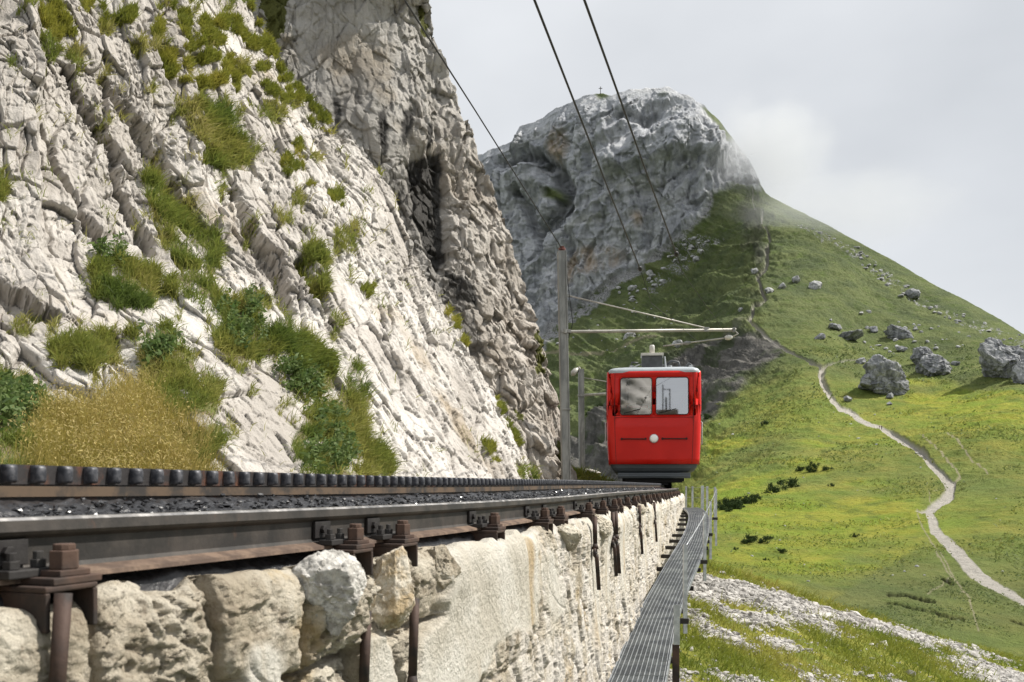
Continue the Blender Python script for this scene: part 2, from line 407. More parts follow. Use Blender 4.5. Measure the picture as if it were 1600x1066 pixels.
# ditches and gullies scratched into the meadow
ditch = np.min([pl_dist(jx3, jy3, t) for t in [[(1385, 922, .8), (1420, 927, 1), (1460, 938, .8)], [(1385, 935, 1), (1430, 945, 1.3), (1475, 957, 1.2), (1505, 965, .8)], [(1580, 968, 1), (1600, 975, 1)], [(1470, 905, 1), (1490, 915, 1.2)]]], 0)
m_ditch = 1 - sstep(-.5, 2, ditch)
# relief
MN = grid_normals(MV)
sc_ = MV * np.array([1, 1, 1.0])
big = fbm(sc_ * .012, 5, .55, 11)
flute = fbm(MV * np.array([.035, .02, .006]), 6, .62, 21, ridged=True)
blocks = worley(MV * np.array([.03, .02, .018]) + .6 * fbm(MV * .02, 3, .5, 5)[..., None], 41)
strat = fbm(np.stack([MV[..., 0] * .004 + 0 * MV[..., 2], MV[..., 1] * .004, MV[..., 2] * .05 + 1.8 * fbm(MV * .006, 3, .5, 77)], -1), 4, .6, 51, ridged=True)
ca_ = R(38); da_ = MV[..., 2] * math.cos(ca_) - MV[..., 0] * math.sin(ca_); la_ = MV[..., 2] * math.sin(ca_) + MV[..., 0] * math.cos(ca_)
diag = fbm(np.stack([da_ * .045 + 1.5 * fbm(MV * .008, 3, .5, 87), la_ * .007, MV[..., 1] * .004], -1), 5, .6, 57, ridged=True)
mq = MV + 9 * np.stack([fbm(MV * .02, 3, .5, 95 + i_) for i_ in range(3)], -1)
h_rock = 9 * facets(mq * np.array([.016, .016, .010]), 961, 1.8)[0] + 7 * facets(mq * np.array([.045, .045, .022]), 963, 1.9)[0] + 3.5 * facets(mq * np.array([.12, .12, .05]), 965, 2.0)[0] + 10 * big + 15 * (flute - .2) + 7 * (blocks[2] - .5) * sstep(0, .06, blocks[1] - blocks[0]) + 4 * strat + 13 * diag + 2.5 * fbm(MV * np.array([.12, .12, .03]), 5, .6, 91, ridged=True)
# the deep arched gully and the buttresses of the face
gully = [(790, 262, 1), (830, 244, 6), (862, 262, 9), (884, 300, 10), (888, 325, 8), (872, 345, 6), (850, 360, 4)]
arch2 = [(812, 300, 1), (830, 340, 2), (848, 380, 3), (850, 400, 2)]
ledge = [(965, 180, 1), (1010, 188, 3), (1045, 165, 3), (1080, 160, 2)]
buttr = [(960, 260, 4), (1010, 235, 12), (1070, 215, 14), (1110, 235, 8)]
h_rock = h_rock - 30 * (1 - sstep(-4, 16, pl_dist(jx, jy, gully))) - 22 * (1 - sstep(-1, 8, pl_dist(jx, jy, arch2))) - 15 * (1 - sstep(0, 9, pl_dist(jx, jy, ledge))) + 22 * (1 - sstep(-2, 26, pl_dist(jx, jy, buttr)))
k = MY / 600
h_gr = 1.1 * k * fbm(MV * np.array([.11, .11, .2]), 4, .6, 27, ridged=True) + 7.5 * k * fbm(MV * np.array([.016, .011, .016]), 4, .45, 13) + 1.6 * k * fbm(MV * np.array([.05, .05, .09]), 5, .58, 15) + .55 * k * fbm(MV * np.array([.22, .22, .4]), 4, .62, 17, ridged=True)
gul2 = fbm(np.stack([MV[..., 0] * .03 + MV[..., 2] * .035, MV[..., 1] * .006, MV[..., 2] * .006], -1), 5, .55, 19, ridged=True)
left = sstep(1240, 1120, MPX + (MPY - 560) * .25)
h_gr = h_gr + left * (6 * gul2 + 4 * m_earth * gul2) * k + m_deb * .9 * np.abs(spk) * k
terr = polys_mask(jx, jy, [[(1400, 680), (1450, 665), (1620, 640), (1620, 775), (1520, 760), (1480, 735)], [(1170, 650), (1280, 630), (1290, 690), (1200, 720), (1140, 700)], [(1120, 700), (1190, 680), (1230, 740), (1140, 770)]])
terr = blur(terr, 8)
tz = MV[..., 2] + 1.2 * fbm(MV * .03, 4, .5, 23)
h_gr = h_gr + terr * 1.0 * np.abs(((tz * .55) % 1) - .5) * 2
h_gr = h_gr - 1.0 * m_ditch
h_gr = h_gr * (1 - .8 * np.clip(m_path, 0, 1))
rk = blur(m_rock, 2)
H = rk * h_rock * .8 + (1 - rk) * h_gr
edge = sstep(0, .05, np.broadcast_to(tt, MPX.shape))
H = H * (.12 + .88 * edge)
MNf = MN * np.where((MN[..., 1:2] > 0), -1, 1); MNf = MNf - .9 * rk[..., None] * MV / np.linalg.norm(MV, axis=-1, keepdims=True); MNf /= np.linalg.norm(MNf, axis=-1, keepdims=True)
MV2 = MV + MNf * H[..., None]
# far side of the mountain
back = []
top = MV2[0]
for i in range(7, 0, -1):
    b = top.copy(); b[:, 1] += 26 * i * i; b[:, 0] *= (1 + .012 * i); b[:, 2] -= 14 * i * i + 4 * i; back.append(b)
MVall = np.concatenate([np.stack(back), MV2], 0)
ext = lambda a: np.concatenate([np.repeat(a[:1], 7, 0), a], 0)
tan = polys_mask(jx, jy, [[(858, 205), (880, 202), (890, 230), (885, 255), (865, 250), (855, 230)], [(905, 395), (945, 385), (985, 400), (950, 430), (905, 440), (885, 470), (890, 420)], [(985, 335), (1010, 330), (1000, 365)]])
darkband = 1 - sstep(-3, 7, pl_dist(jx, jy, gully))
warm_sunlit = np.clip(.5 + .8 * fbm(MV * np.array([.012, .008, .03]), 4, .55, 33), 0, 1)
warm_sunlit = np.clip(warm_sunlit * sstep(760, 380, MY) + .8 * polys_mask(jx, jy, [[(1390, 590), (1480, 605), (1600, 615), (1600, 690), (1450, 640), (1400, 615)], [(1110, 690), (1330, 700), (1440, 760), (1440, 850), (1250, 960), (1100, 900)]]) * sstep(-.35, .3, fbm(MV * .03, 4, .6, 37)), 0, 1)  # random warm tone, plus sunlit meadow patches painted in
# materials: one sheet, rock and turf by masks
M = Mat('mountain', .95, 0, .15)
rockc = M.mix(M.ramp(M.noise(.06, 7, .68, M.coord((1, 1, .16))), .3, .7), (.35, .365, .395), (.62, .635, .655))  # blue-grey stone; its blue cast also stands in for distant haze
rockc = M.mix(M.mul(M.ramp(M.noise(.06, 7, .64, M.coord((.3, .3, 1.6), (0, R(38), 0))), .48, .66), .75), rockc, (.66, .665, .67))
rockc = M.mix(M.mul(M.ramp(M.noise(.16, 6, .65, M.coord((1, 1, .1))), .5, .68), .6), rockc, (.19, .205, .235))
rockc = M.mix(M.mul(M.attr('tan'), M.ramp(M.noise(.07, 5, .6, M.coord((1, 1, .3))), .35, .6, .1, .8)), rockc, (.50, .39, .28))
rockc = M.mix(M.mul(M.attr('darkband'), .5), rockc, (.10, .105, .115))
rockc = M.mix(M.ramp(M.noise(.022, 6, .6), .64, .72, 0, .45), rockc, (.12, .15, .09))
turf = M.mix(M.ramp(M.noise(.035, 7, .62), .35, .65), (.105, .132, .062), (.172, .20, .082))
turf = M.mix(M.ramp(M.noise(.4, 6, .7), .45, .7, 0, .4), turf, (.05, .08, .022))
turfw = M.mix(M.ramp(M.noise(.06, 7, .65, M.coord((1, 1, 2.2))), .34, .68), (.215, .295, .036), (.36, .345, .055))
turfw = M.mix(M.ramp(M.noise(.55, 6, .7), .5, .72, 0, .45), turfw, (.18, .23, .032))
turf = M.mix(M.attr('warm_sunlit'), turf, turfw)  # puts cloud shade on upper slopes and sun on the meadow into the colour
turf = M.mix(M.mul(M.ramp(M.noise(.11, 7, .68, M.coord((1, .6, 2.2))), .50, .66), .6), turf, (.105, .155, .034))
turf = M.mix(M.mul(M.ramp(M.noise(.5, 6, .75, M.coord((1, .7, 1.6))), .56, .66), .5), turf, (.075, .105, .028))
turf = M.mix(M.mul(M.ramp(M.noise(.16, 7, .7, M.coord((1, .7, 2.0))), .60, .74), M.mul(M.attr('warm_sunlit'), .6)), turf, (.30, .235, .075))
scree = M.mix(M.ramp(M.noise(.5, 6, .7), .38, .62), (.22, .22, .225), (.44, .44, .435))
earth = M.mix(M.ramp(M.noise(.09, 7, .65, M.coord((1.4, .4, .5), (0, R(40), 0))), .35, .65), (.085, .083, .076), (.21, .20, .18))
earth = M.mix(M.mul(M.ramp(M.noise(.03, 6, .6), .5, .62), .75), earth, (.075, .10, .042))
c = M.mix(M.attr('talus'), turf, M.mix(M.ramp(M.noise(.15, 6, .65), .52, .66), scree, turf))
c = M.mix(M.attr('earth'), c, earth)
c = M.mix(M.attr('rock'), c, rockc)
c = M.mix(M.mul(M.attr('deb'), M.ramp(M.noise(.45, 6, .7), .42, .56)), c, M.mix(M.ramp(M.noise(1.1, 5, .7), .4, .6), (.20, .20, .205), (.50, .50, .50)))
c = M.mix(M.attr('ditch'), c, (.06, .055, .03))
c = M.mix(M.attr('trail'), c, (.36, .32, .22))
c = M.mix(M.attr('path'), c, M.mix(M.ramp(M.noise(.6, 5, .7), .35, .65), (.46, .43, .38), (.52, .49, .44)))
M.color(c)
M.bump(M.math('ADD', M.noise(.5, 8, .74), M.mul(M.noise(.12, 6, .65, M.coord((1, 1, .2))), 2.0)), 1.0, 2.4)
mountain = np_mesh('mountain', MVall, grid_quads(NR + 7, NC), mat=M.m, attrs=dict(rock=ext(rk), talus=ext(blur(m_talus, 1)), deb=ext(m_deb), earth=ext(blur(m_earth, 2)), path=ext(m_path), trail=ext(m_trail), ditch=ext(m_ditch), tan=ext(blur(tan, 4)), darkband=ext(darkband), warm_sunlit=ext(blur(warm_sunlit.astype(np.float32), 2))))
tag(mountain, 'grey limestone summit above green alpine slopes with a pale footpath', None, None, 'structure')

def on_mountain(px, py):
    j = np.clip((np.asarray(px) - cx[0]) / (cx[1] - cx[0]), 0, NC - 1); j0 = np.round(j).astype(int)
    t = (np.asarray(py) - sil[j0]) / (bot[j0] - sil[j0]); i0 = np.clip(np.round(t * (NR - 1)).astype(int), 0, NR - 1)
    return MV2[i0, j0]

# ------------------------------------------------------------------ near cliff: slabs of pale limestone left of the track
SB = [(-60, 372), (0, 395), (60, 425), (130, 470), (215, 545), (262, 602), (330, 625), (400, 655), (470, 692), (560, 752), (650, 800), (720, 838), (745, 852), (790, 868)]
CC = [(0, 780, 4.3), (-80, 780, 4.0), (250, 780, 5.2), (400, 780, 6.3), (500, 780, 7.2), (700, 780, 11), (830, 780, 16.5), (868, 780, 19),
      (0, 700, 5.3), (200, 700, 6.1), (300, 680, 6.7), (0, 620, 6.6), (200, 620, 7.3), (0, 550, 7.2), (-80, 550, 7), (250, 550, 8.2), (0, 300, 9.3), (-80, 300, 9), (0, 0, 11.5), (-80, -60, 11.5), (150, 0, 13), (300, 0, 15.5), (390, 0, 18),
      (370, -60, 18.5), (300, 300, 12.3), (150, 300, 10.8), (200, 440, 9.6), (400, 400, 12.2), (350, 560, 8.9), (450, 650, 8.9), (440, 500, 10.6), (400, 200, 15.3), (545, 215, 20), (470, 130, 18.8), (500, 400, 13.6), (600, 300, 18.7),
      (600, 600, 12.4), (550, 500, 13), (600, 720, 10.2), (700, 650, 14), (800, 700, 17), (690, 470, 18.8), (650, 500, 15.8), (752, 560, 19), (838, 720, 19), (500, 720, 8.4)]
cd = rbf([(a, b, math.log(c)) for a, b, c in CC])
NR2, NC2 = 640, 860
py = np.linspace(-62, 790, NR2)[:, None]; xb = np.interp(py, [p[0] for p in SB], [p[1] for p in SB])
py1 = py[:, 0]
xb = xb + (7 * fbm(np.stack([py1 * .045, 0 * py1, 0 * py1], -1), 5, .6, 5))[:, None]
u = (1 - (1 - np.linspace(0, 1, NC2)) ** 1.25)[None]
CPX = -75 + u * (xb + 75); CPY = np.broadcast_to(py, CPX.shape)
CY = np.exp(cd(CPX, CPY)); CV = P(CPX, CPY, CY)
CN = grid_normals(CV); CN = CN * np.where(CN[..., 1:2] > 0, -1, 1)
Ax = np.array([.43, -.61, -.66]); Ax /= np.linalg.norm(Ax)
Nm = np.array([.62, -.55, .56]); Nm -= Ax * Nm.dot(Ax); Nm /= np.linalg.norm(Nm); Bx = np.cross(Nm, Ax)
def cliff_relief(V):
    wv = np.stack([fbm(V * .5, 4, .5, 101 + i) for i in range(3)], -1)
    wf = np.stack([fbm(V * 2.2, 3, .5, 105 + i) for i in range(3)], -1)
    q = V + wv * .34 + wf * .05
    a, b, n = q @ Ax, q @ Bx, q @ Nm
    st = lambda ka, kb, kn: np.stack([a * ka, b * kb, n * kn], -1)
    def saw(x, sharp=.12):
        f = x - np.floor(x); return np.where(f < 1 - sharp, f / (1 - sharp), (1 - f) / sharp)
    def hid(x, sd): c = np.floor(x).astype(np.int32); return _hash(c, np.floor(a * .33).astype(np.int32) * 0, c * 0, sd)
    x1 = b * 1.15 + .45 * vnoise(st(.22, .1, .1), 9); x2 = b * 3.3 + .55 * vnoise(st(.5, .2, .2), 10); x3 = b * 8.5 + .7 * vnoise(st(1.1, .4, .4), 11)
    g2 = sstep(-.35, .35, fbm(V * .55, 3, .5, 12)); g3 = sstep(-.3, .3, fbm(V * .8 + 9, 3, .5, 13))
    h = .24 * (.25 + hid(x1, 3)) * saw(x1) + .085 * (.2 + .8 * g2) * (.3 + hid(x2, 4)) * saw(x2, .16) + .026 * (.2 + .8 * g3) * saw(x3, .22)
    fh, fe = facets(st(.9, 2.2, 1.8), 201, 1.6); h += .17 * fh - .09 * (1 - sstep(0, .06, fe))
    fh, fe = facets(st(2.6, 6, 4.5), 211, 1.9); mm = sstep(-.3, .3, fbm(V * .5 + 20, 3, .5, 16))
    h += (.2 + .8 * mm) * (.085 * fh - .04 * (1 - sstep(0, .08, fe)))
    fh, fe = facets(st(7, 14, 10), 221, 2.0); h += (.15 + .85 * g3) * (.042 * fh - .014 * (1 - sstep(0, .10, fe)))
    h += .10 * fbm(st(.4, .9, .8), 4, .5, 22) + .010 * fbm(st(3, 7, 5), 4, .6, 24, ridged=True) + .006 * fbm(V * 16, 3, .62, 26)
    return h
GR = dict(
 green=[[(235, 265), (270, 262), (300, 285), (345, 335), (352, 400), (335, 445), (310, 440), (285, 395), (262, 350), (245, 315)], [(285, 150), (360, 160), (392, 215), (398, 262), (360, 258), (340, 240), (310, 200)],
        [(150, 405), (190, 395), (250, 412), (252, 440), (235, 470), (205, 465), (190, 470), (155, 445)], [(340, 465), (400, 455), (425, 500), (405, 555), (370, 565), (345, 540)],
        [(420, 495), (470, 488), (500, 515), (532, 560), (535, 600), (510, 612), (480, 585), (440, 575), (412, 540)], [(225, 515), (300, 540), (350, 590), (348, 650), (300, 640), (262, 640), (228, 600)],
        [(482, 640), (500, 625), (560, 600), (580, 640), (580, 690), (620, 700), (622, 735), (570, 745), (480, 748), (468, 690)], [(0, 565), (40, 580), (62, 600), (92, 640), (60, 690), (30, 745), (-40, 745), (-40, 570)],
        [(85, 535), (130, 515), (150, 500), (185, 505), (192, 540), (150, 575), (100, 562)], [(478, 375), (505, 380), (520, 450), (508, 470), (492, 440), (480, 410)], [(255, 440), (300, 420), (345, 430), (350, 470), (330, 480), (290, 455)],
        [(300, 665), (350, 660), (355, 690), (318, 720), (296, 700)], [(200, 505), (290, 500), (300, 530), (230, 530)], [(820, 722), (862, 728), (868, 750), (825, 752)], [(0, 235), (18, 250), (14, 300), (-40, 310), (-40, 235)], [(370, 470), (415, 430), (420, 480), (400, 500)], [(440, 545), (480, 585), (500, 625), (470, 600)], [(545, 600), (565, 560), (580, 600), (582, 650), (560, 640)]],
 moss=[[(258, 80), (330, 58), (382, 100), (388, 150), (330, 130), (272, 112)], [(250, -40), (325, -20), (425, 70), (470, 130), (545, 205), (520, 205), (440, 150), (380, 100), (300, 55), (255, 10)], [(62, -40), (92, -20), (130, 38), (130, 62), (102, 60), (72, 25)],
       [(148, -40), (175, -10), (182, 32), (165, 25), (150, 5)], [(380, -40), (440, -40), (450, 30), (445, 90), (420, 90), (410, 30)], [(186, 15), (220, 5), (230, 38), (195, 40)], [(430, 232), (470, 235), (500, 288), (478, 288), (440, 262)], [(520, 288), (545, 290), (548, 312), (525, 312)], [(680, 418), (702, 450), (732, 520), (738, 560), (716, 515), (690, 458)],
       [(462, 214), (490, 216), (490, 232), (465, 235)], [(560, 425), (598, 438), (590, 452), (565, 445)], [(600, 470), (612, 470), (610, 488), (600, 486)], [(790, 600), (830, 660), (838, 700), (820, 690), (790, 630)], [(760, 680), (790, 700), (800, 725), (770, 715)], [(330, 225), (360, 232), (356, 252), (332, 248)], [(374, 285), (392, 288), (388, 305), (372, 302)], [(232, 25), (262, 30), (258, 60), (236, 52)]],
 gold=[[(70, 660), (110, 630), (160, 640), (200, 600), (235, 610), (262, 650), (300, 665), (330, 700), (350, 735), (340, 775), (10, 775), (20, 735), (60, 700)]])
cjx, cjy = jit(CPX, CPY, 16, .05, 131); 
cjx2, cjy2 = jit(CPX, CPY, 10, .14, 171); cjx, cjy = (cjx + cjx2) / 2 + 3, (cjy + cjy2) / 2
g_green, g_moss, g_gold = (polys_mask(cjx, cjy, GR[k_]) for k_ in ('green', 'moss', 'gold'))
brk = fbm(np.stack([CPX * .050 + CPY * -.012, CPY * .036, 0 * CPX], -1), 5, .62, 151)
g_green = g_green * sstep(-.27, -.10, brk); g_gold = g_gold * sstep(-.42, -.15, brk)
mw = worley(np.stack([CPX / 24, CPY / 19, 0 * CPX + .5], -1), 161)
g_moss = g_moss * sstep(.56, .44, mw[0] + .25 * fbm(np.stack([CPX * .15, CPY * .15, 0 * CPX], -1), 3, .6, 163)) * (mw[2] > .22)
spots = sstep(.30, .40, fbm(np.stack([CPX * .045, CPY * .03, 0 * CPX], -1), 4, .6, 141))
g_small = spots * (1 - polys_mask(CPX, CPY, [[(560, 250), (900, 600), (900, 780), (640, 780), (580, 600)], [(-80, 100), (150, 100), (220, 420), (-80, 520)], [(370, 600), (480, 680), (480, 760), (380, 760)]]) * .9)
base_strip = sstep(742, 765, CPY + 12 * fbm(np.stack([CPX * .03, CPY * .03, 0 * CPX], -1), 3, .5, 3)) * (CPX < 380)
gsum = np.clip(g_green + g_gold + g_moss + base_strip, 0, 1)
soft = blur(gsum, 4)
rel = cliff_relief(CV)
sm = blur(rel.astype(np.float32), 14)
lift = g_moss * (.02 + .16 * np.maximum(0, .6 - mw[0])) + g_green * .03
far_k = np.clip(CY / 11, .8, 1.35)
obl = np.abs((CN * CV).sum(-1)) / np.linalg.norm(CV, axis=-1)
relc = (rel * (1 - soft * .75) + sm * soft * .75 - .35) * far_k * (.5 + .5 * sstep(.18, .55, obl))
# darker open joints that run down the face
JO = [[(120, 90, 2), (150, 160, 3), (190, 230, 4), (195, 280, 3), (240, 380, 5)], [(180, 110, 3), (240, 210, 8), (270, 260, 10), (330, 350, 3)], [(375, 290, 2), (400, 350, 8), (440, 420, 9), (470, 480, 4)], [(80, 190, 2), (95, 235, 3), (140, 330, 3), (165, 380, 3)], [(0, 440, 10), (40, 470, 14), (90, 490, 5)], [(480, 400, 6), (500, 450, 10), (525, 480, 5)]]
jd = np.min([pl_dist(cjx, cjy, j_) for j_ in JO], 0)
relc = relc - .34 * (1 - sstep(-3, 7, jd)) * far_k
def lean(N_, V_, k_):
    d_ = N_ - k_ * V_ / np.linalg.norm(V_, axis=-1, keepdims=True); return d_ / np.linalg.norm(d_, axis=-1, keepdims=True)
CV2 = CV + lean(CN, CV, 1.1) * (relc + blur(lift.astype(np.float32), 1))[..., None]
# turn the right edge back into the hill
wrap = []
for i in range(1, 8):
    e_ = CV2[:, -1].copy(); e_[:, 1] += .10 * i * i; e_[:, 0] += .10 * i * i * (e_[:, 0] / e_[:, 1]) - .05 * i * i; wrap.append(e_)
CVall = np.concatenate([CV2, np.stack(wrap, 1)], 1)
extc = lambda a: np.concatenate([a, np.repeat(a[:, -1:], 7, 1)], 1)
def cliff_mat(name, pale, mid, dark, ochre):
    M = Mat(name, .92, 0, .2)
    c = M.mix(M.ramp(M.noise(.55, 7, .62), .36, .62), mid, pale)
    c = M.mix(M.mul(M.ramp(M.noise(1.4, 7, .68, M.coord((1, 1, .5))), .54, .70), .5), c, dark)
    c = M.mix(M.mul(M.ramp(M.noise(.42, 6, .6), .55, .70), .7), c, ochre)
    c = M.mix(M.mul(M.ramp(M.noise(9, 6, .75), .58, .72), .35), c, dark)
    return M, c
M, c = cliff_mat('slab_limestone', (.59, .56, .52), (.405, .375, .34), (.19, .172, .152), (.37, .295, .20))
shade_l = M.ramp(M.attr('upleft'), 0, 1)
c = M.mix(M.mul(shade_l, .30), c, (.27, .24, .205))  # brownish shade of the upper left slabs put into the rock colour
c = M.mix(M.attr('soil'), c, M.mix(M.ramp(M.noise(5, 6, .65), .4, .6), (.16, .13, .07), (.145, .15, .045)))
M.color(c); M.bump(M.math('ADD', M.noise(7, 8, .70), M.mul(M.noise(34, 5, .75), .3)), .9, .055)
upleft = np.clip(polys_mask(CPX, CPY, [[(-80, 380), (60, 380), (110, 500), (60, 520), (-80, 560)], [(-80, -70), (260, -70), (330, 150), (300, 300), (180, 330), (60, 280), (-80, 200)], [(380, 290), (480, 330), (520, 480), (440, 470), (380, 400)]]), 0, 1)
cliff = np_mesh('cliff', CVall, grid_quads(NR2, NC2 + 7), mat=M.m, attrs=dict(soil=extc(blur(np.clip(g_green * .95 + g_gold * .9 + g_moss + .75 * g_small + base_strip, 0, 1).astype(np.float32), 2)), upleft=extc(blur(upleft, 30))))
tag(cliff, 'pale tilted limestone slabs with grass ledges rising left of the track', None, None, 'structure')

# ------------------------------------------------------------------ the steeper grey wall and nose behind it
SE = [(-62, 640), (0, 667), (25, 672), (48, 676), (70, 678), (110, 699), (150, 712), (180, 721), (260, 751), (330, 782), (400, 802), (470, 821), (530, 840), (600, 856), (680, 878), (740, 890), (790, 897)]
WC = [(300, -60, 27), (450, -60, 26), (640, -60, 26), (450, 60, 25.5), (600, 60, 26), (665, 30, 27), (500, 200, 24.5), (620, 200, 25), (715, 180, 26.8), (600, 330, 24.2), (680, 330, 24.8), (775, 330, 26.2), (660, 450, 23.2), (740, 450, 23.8), (815, 460, 25.4), (720, 560, 22.5), (790, 560, 23), (842, 545, 24.6),
      (790, 680, 21.5), (840, 680, 22.3), (872, 680, 24), (850, 760, 21.5), (890, 745, 23.6), (700, 780, 21.5), (895, 790, 23.6), (300, 300, 24.5)]
wd = rbf([(a, b, c) for a, b, c in WC])
NR3, NC3 = 620, 300
py = np.linspace(-62, 790, NR3)[:, None]; py1 = py[:, 0]
xl = np.interp(py, [p[0] for p in SB], [p[1] for p in SB]) - 60
xr = np.interp(py, [p[0] for p in SE], [p[1] for p in SE]) + (3.5 * fbm(np.stack([py1 * .05, 0 * py1, 0 * py1], -1), 5, .65, 25))[:, None]
u = np.linspace(0, 1, NC3)[None]
WPX = xl + u * (xr - xl); WPY = np.broadcast_to(py, WPX.shape)
WY = wd(WPX, WPY); WV = P(WPX, WPY, WY)
WN = grid_normals(WV); WN = WN * np.where(WN[..., 1:2] > 0, -1, 1)
lowr = sstep(430, 640, WPY) ; sunlit_edge_r = sstep(140, 20, xr - WPX)
vs_ = fbm(np.stack([WV[..., 0] * 1.1, WV[..., 1] * .8, WV[..., 2] * .22], -1), 6, .58, 311, ridged=True)
f1, f2, idh = worley(np.stack([WV[..., 0] * .8, WV[..., 1] * .7, WV[..., 2] * .35], -1) + .4 * fbm(WV * .5, 3, .5, 3)[..., None], 321)
f1b, f2b, idb = worley(np.stack([WV[..., 0] * 2.4, WV[..., 1] * 2, WV[..., 2] * 1.1], -1), 331)
wf1 = facets(np.stack([WV[..., 0] * 2.4, WV[..., 1] * 2, WV[..., 2] * 1.1], -1) + .3 * fbm(WV, 3, .5, 4)[..., None], 331, 1.8); wf2 = facets(WV * np.array([6, 6, 3]), 335, 1.8)
calm = 1 - .55 * polys_mask(WPX, WPY, [[(440, -70), (600, -70), (640, 120), (640, 260), (560, 230), (470, 120)]])
wrel = .35 * fbm(WV * .35, 4, .5, 305) + calm * (.20 * vs_ + .15 * (idh - .5) - .07 * (1 - sstep(0, .06, f2 - f1)) + .19 * wf1[0] - .03 * (1 - sstep(0, .06, wf1[1])) + .09 * wf2[0]) + .04 * fbm(WV * np.array([2.2, 2.2, 1.2]), 4, .6, 341)
# overhang with the dark wet hollow
hol = polys_mask(*jit(WPX, WPY, 6, .08, 351), [[(638, 262), (662, 240), (690, 236), (695, 272), (696, 330), (702, 400), (690, 430), (668, 400), (648, 350), (640, 310)]])
wrel = wrel - .35 * blur(hol, 7)
WV2 = WV + lean(WN, WV, .9) * wrel[..., None]
wr = []
for i in range(1, 10):
    e_ = WV2[:, -1].copy(); e_[:, 1] += .14 * i * i; e_[:, 0] += .14 * i * i * (e_[:, 0] / e_[:, 1]) - .09 * i * i - .05 * i; wr.append(e_)
WVall = np.concatenate([WV2, np.stack(wr, 1)], 1); extw = lambda a: np.concatenate([a, np.repeat(a[:, -1:], 9, 1)], 1)
sx, sy = jit(WPX, WPY, 6, .06, 361)
stain = polys_mask(sx, sy, [[(588, 178), (600, 174), (606, 205), (600, 255), (592, 230)], [(628, 175), (640, 170), (645, 180), (634, 225), (626, 230)], [(640, 250), (692, 236), (692, 330), (700, 400), (680, 420), (664, 390), (645, 340)], [(520, 150), (535, 150), (532, 190), (524, 200)], [(608, 160), (614, 160), (614, 178), (608, 176)], [(660, 200), (676, 190), (672, 232), (662, 240)], [(555, 145), (562, 145), (560, 165)], [(618, 300), (630, 300), (628, 320), (620, 318)], [(690, 420), (730, 440), (740, 480), (715, 470)]])
stain = np.clip(stain + .45 * polys_mask(sx, sy, [[(600, 260), (640, 300), (660, 420), (625, 330)], [(645, 420), (700, 420), (760, 560), (740, 560), (690, 470)]]), 0, 1)
M, c = cliff_mat('grey_limestone', (.44, .42, .39), (.30, .285, .262), (.15, .145, .135), (.29, .245, .185))
c = M.mix(M.mul(M.ramp(M.noise(.9, 6, .62, M.coord((1, 1, .16))), .5, .66), .5), c, (.16, .148, .132))
c = M.mix(M.attr('pale'), c, M.mix(M.ramp(M.noise(1.1, 6, .65), .36, .66), (.33, .29, .245), (.55, .51, .46)))
c = M.mix(M.attr('moss'), c, (.10, .105, .03))
c = M.mix(M.attr('stain'), c, (.06, .057, .053))
M.color(c); M.bump(M.math('ADD', M.noise(5, 8, .72), M.mul(M.noise(20, 5, .7), .35)), .9, .09)
pale = np.clip(sunlit_edge_r * sstep(60, 330, WPY) * .8 + lowr * .85, 0, 1) * (1 - stain)  # right edge painted paler as sunlit; lower rock pale as well
wmoss = polys_mask(*jit(WPX, WPY, 8, .1, 371), [[(650, 20), (662, 10), (672, 60), (660, 60)], [(735, 170), (742, 170), (748, 215), (738, 205)], [(828, 520), (840, 530), (848, 580), (838, 590)], [(862, 690), (874, 690), (884, 740), (868, 738)], [(806, 640), (814, 640), (816, 662), (806, 660)], [(390, -60), (455, -60), (445, 60), (420, 60)]])
wall2 = np_mesh('cliff', WVall, grid_quads(NR3, NC3 + 9), mat=M.m, attrs=dict(stain=extw(blur(stain.astype(np.float32), 1)), pale=extw(blur(pale.astype(np.float32), 6)), moss=extw(wmoss)))
tag(wall2, 'upright grey rock wall with dark water stains behind the slabs', None, None, 'structure')

# ------------------------------------------------------------------ grass: blades as one mesh each
def blades(name, roots, nrm, length, width, colr, mat, droop=.6, seed=0, spread=.55, up=.8, kind='stuff', label=None, heads=False):
    r = np.random.default_rng(seed); N = len(roots)
    d = nrm * .45 + np.array([0, 0, up]) + r.normal(0, spread, (N, 3)); d /= np.linalg.norm(d, axis=1, keepdims=True)
    L = length * np.clip(np.exp(r.normal(-.12, .42, (N, 1))), .3, 2.2); W = width * r.uniform(.7, 1.3, (N, 1))
    out = d.copy(); out[:, 2] = 0; out += nrm * .5; out[:, 2] = 0; out /= np.linalg.norm(out, axis=1, keepdims=True) + 1e-6
    sd = np.cross(d, r.normal(0, 1, (N, 3))); sd /= np.linalg.norm(sd, axis=1, keepdims=True) + 1e-6
    p1 = roots + d * L * .5; dr = droop * r.uniform(.2, 1.2, (N, 1))
    d2 = d + out * dr * .8 - np.array([0, 0, 1.0]) * dr * .7; d2 /= np.linalg.norm(d2, axis=1, keepdims=True)
    p2 = p1 + d2 * L * .5; b0 = roots - d * L * .06
    V = np.stack([b0 - sd * W / 2, b0 + sd * W / 2, p1 + sd * W * .42, p1 - sd * W * .42, p2], 1)
    i = np.arange(N, dtype=np.int32)[:, None] * 5
    o = np_mesh(name, V, i + np.array([[0, 1, 2, 3]]), i + np.array([[3, 2, 4]]), mat, cols=dict(tint=np.repeat(colr, 5, 0)), smooth=False)
    return tag(o, label, None, None, kind)
M = Mat('grass_blade', .6, 0, .25); M.color(M.attr('tint', True))
tr = M.n('ShaderNodeBsdfTranslucent'); M.set(tr.inputs[0], M.attr('tint', True)); ms = M.n('ShaderNodeMixShader'); ms.inputs[0].default_value = .42
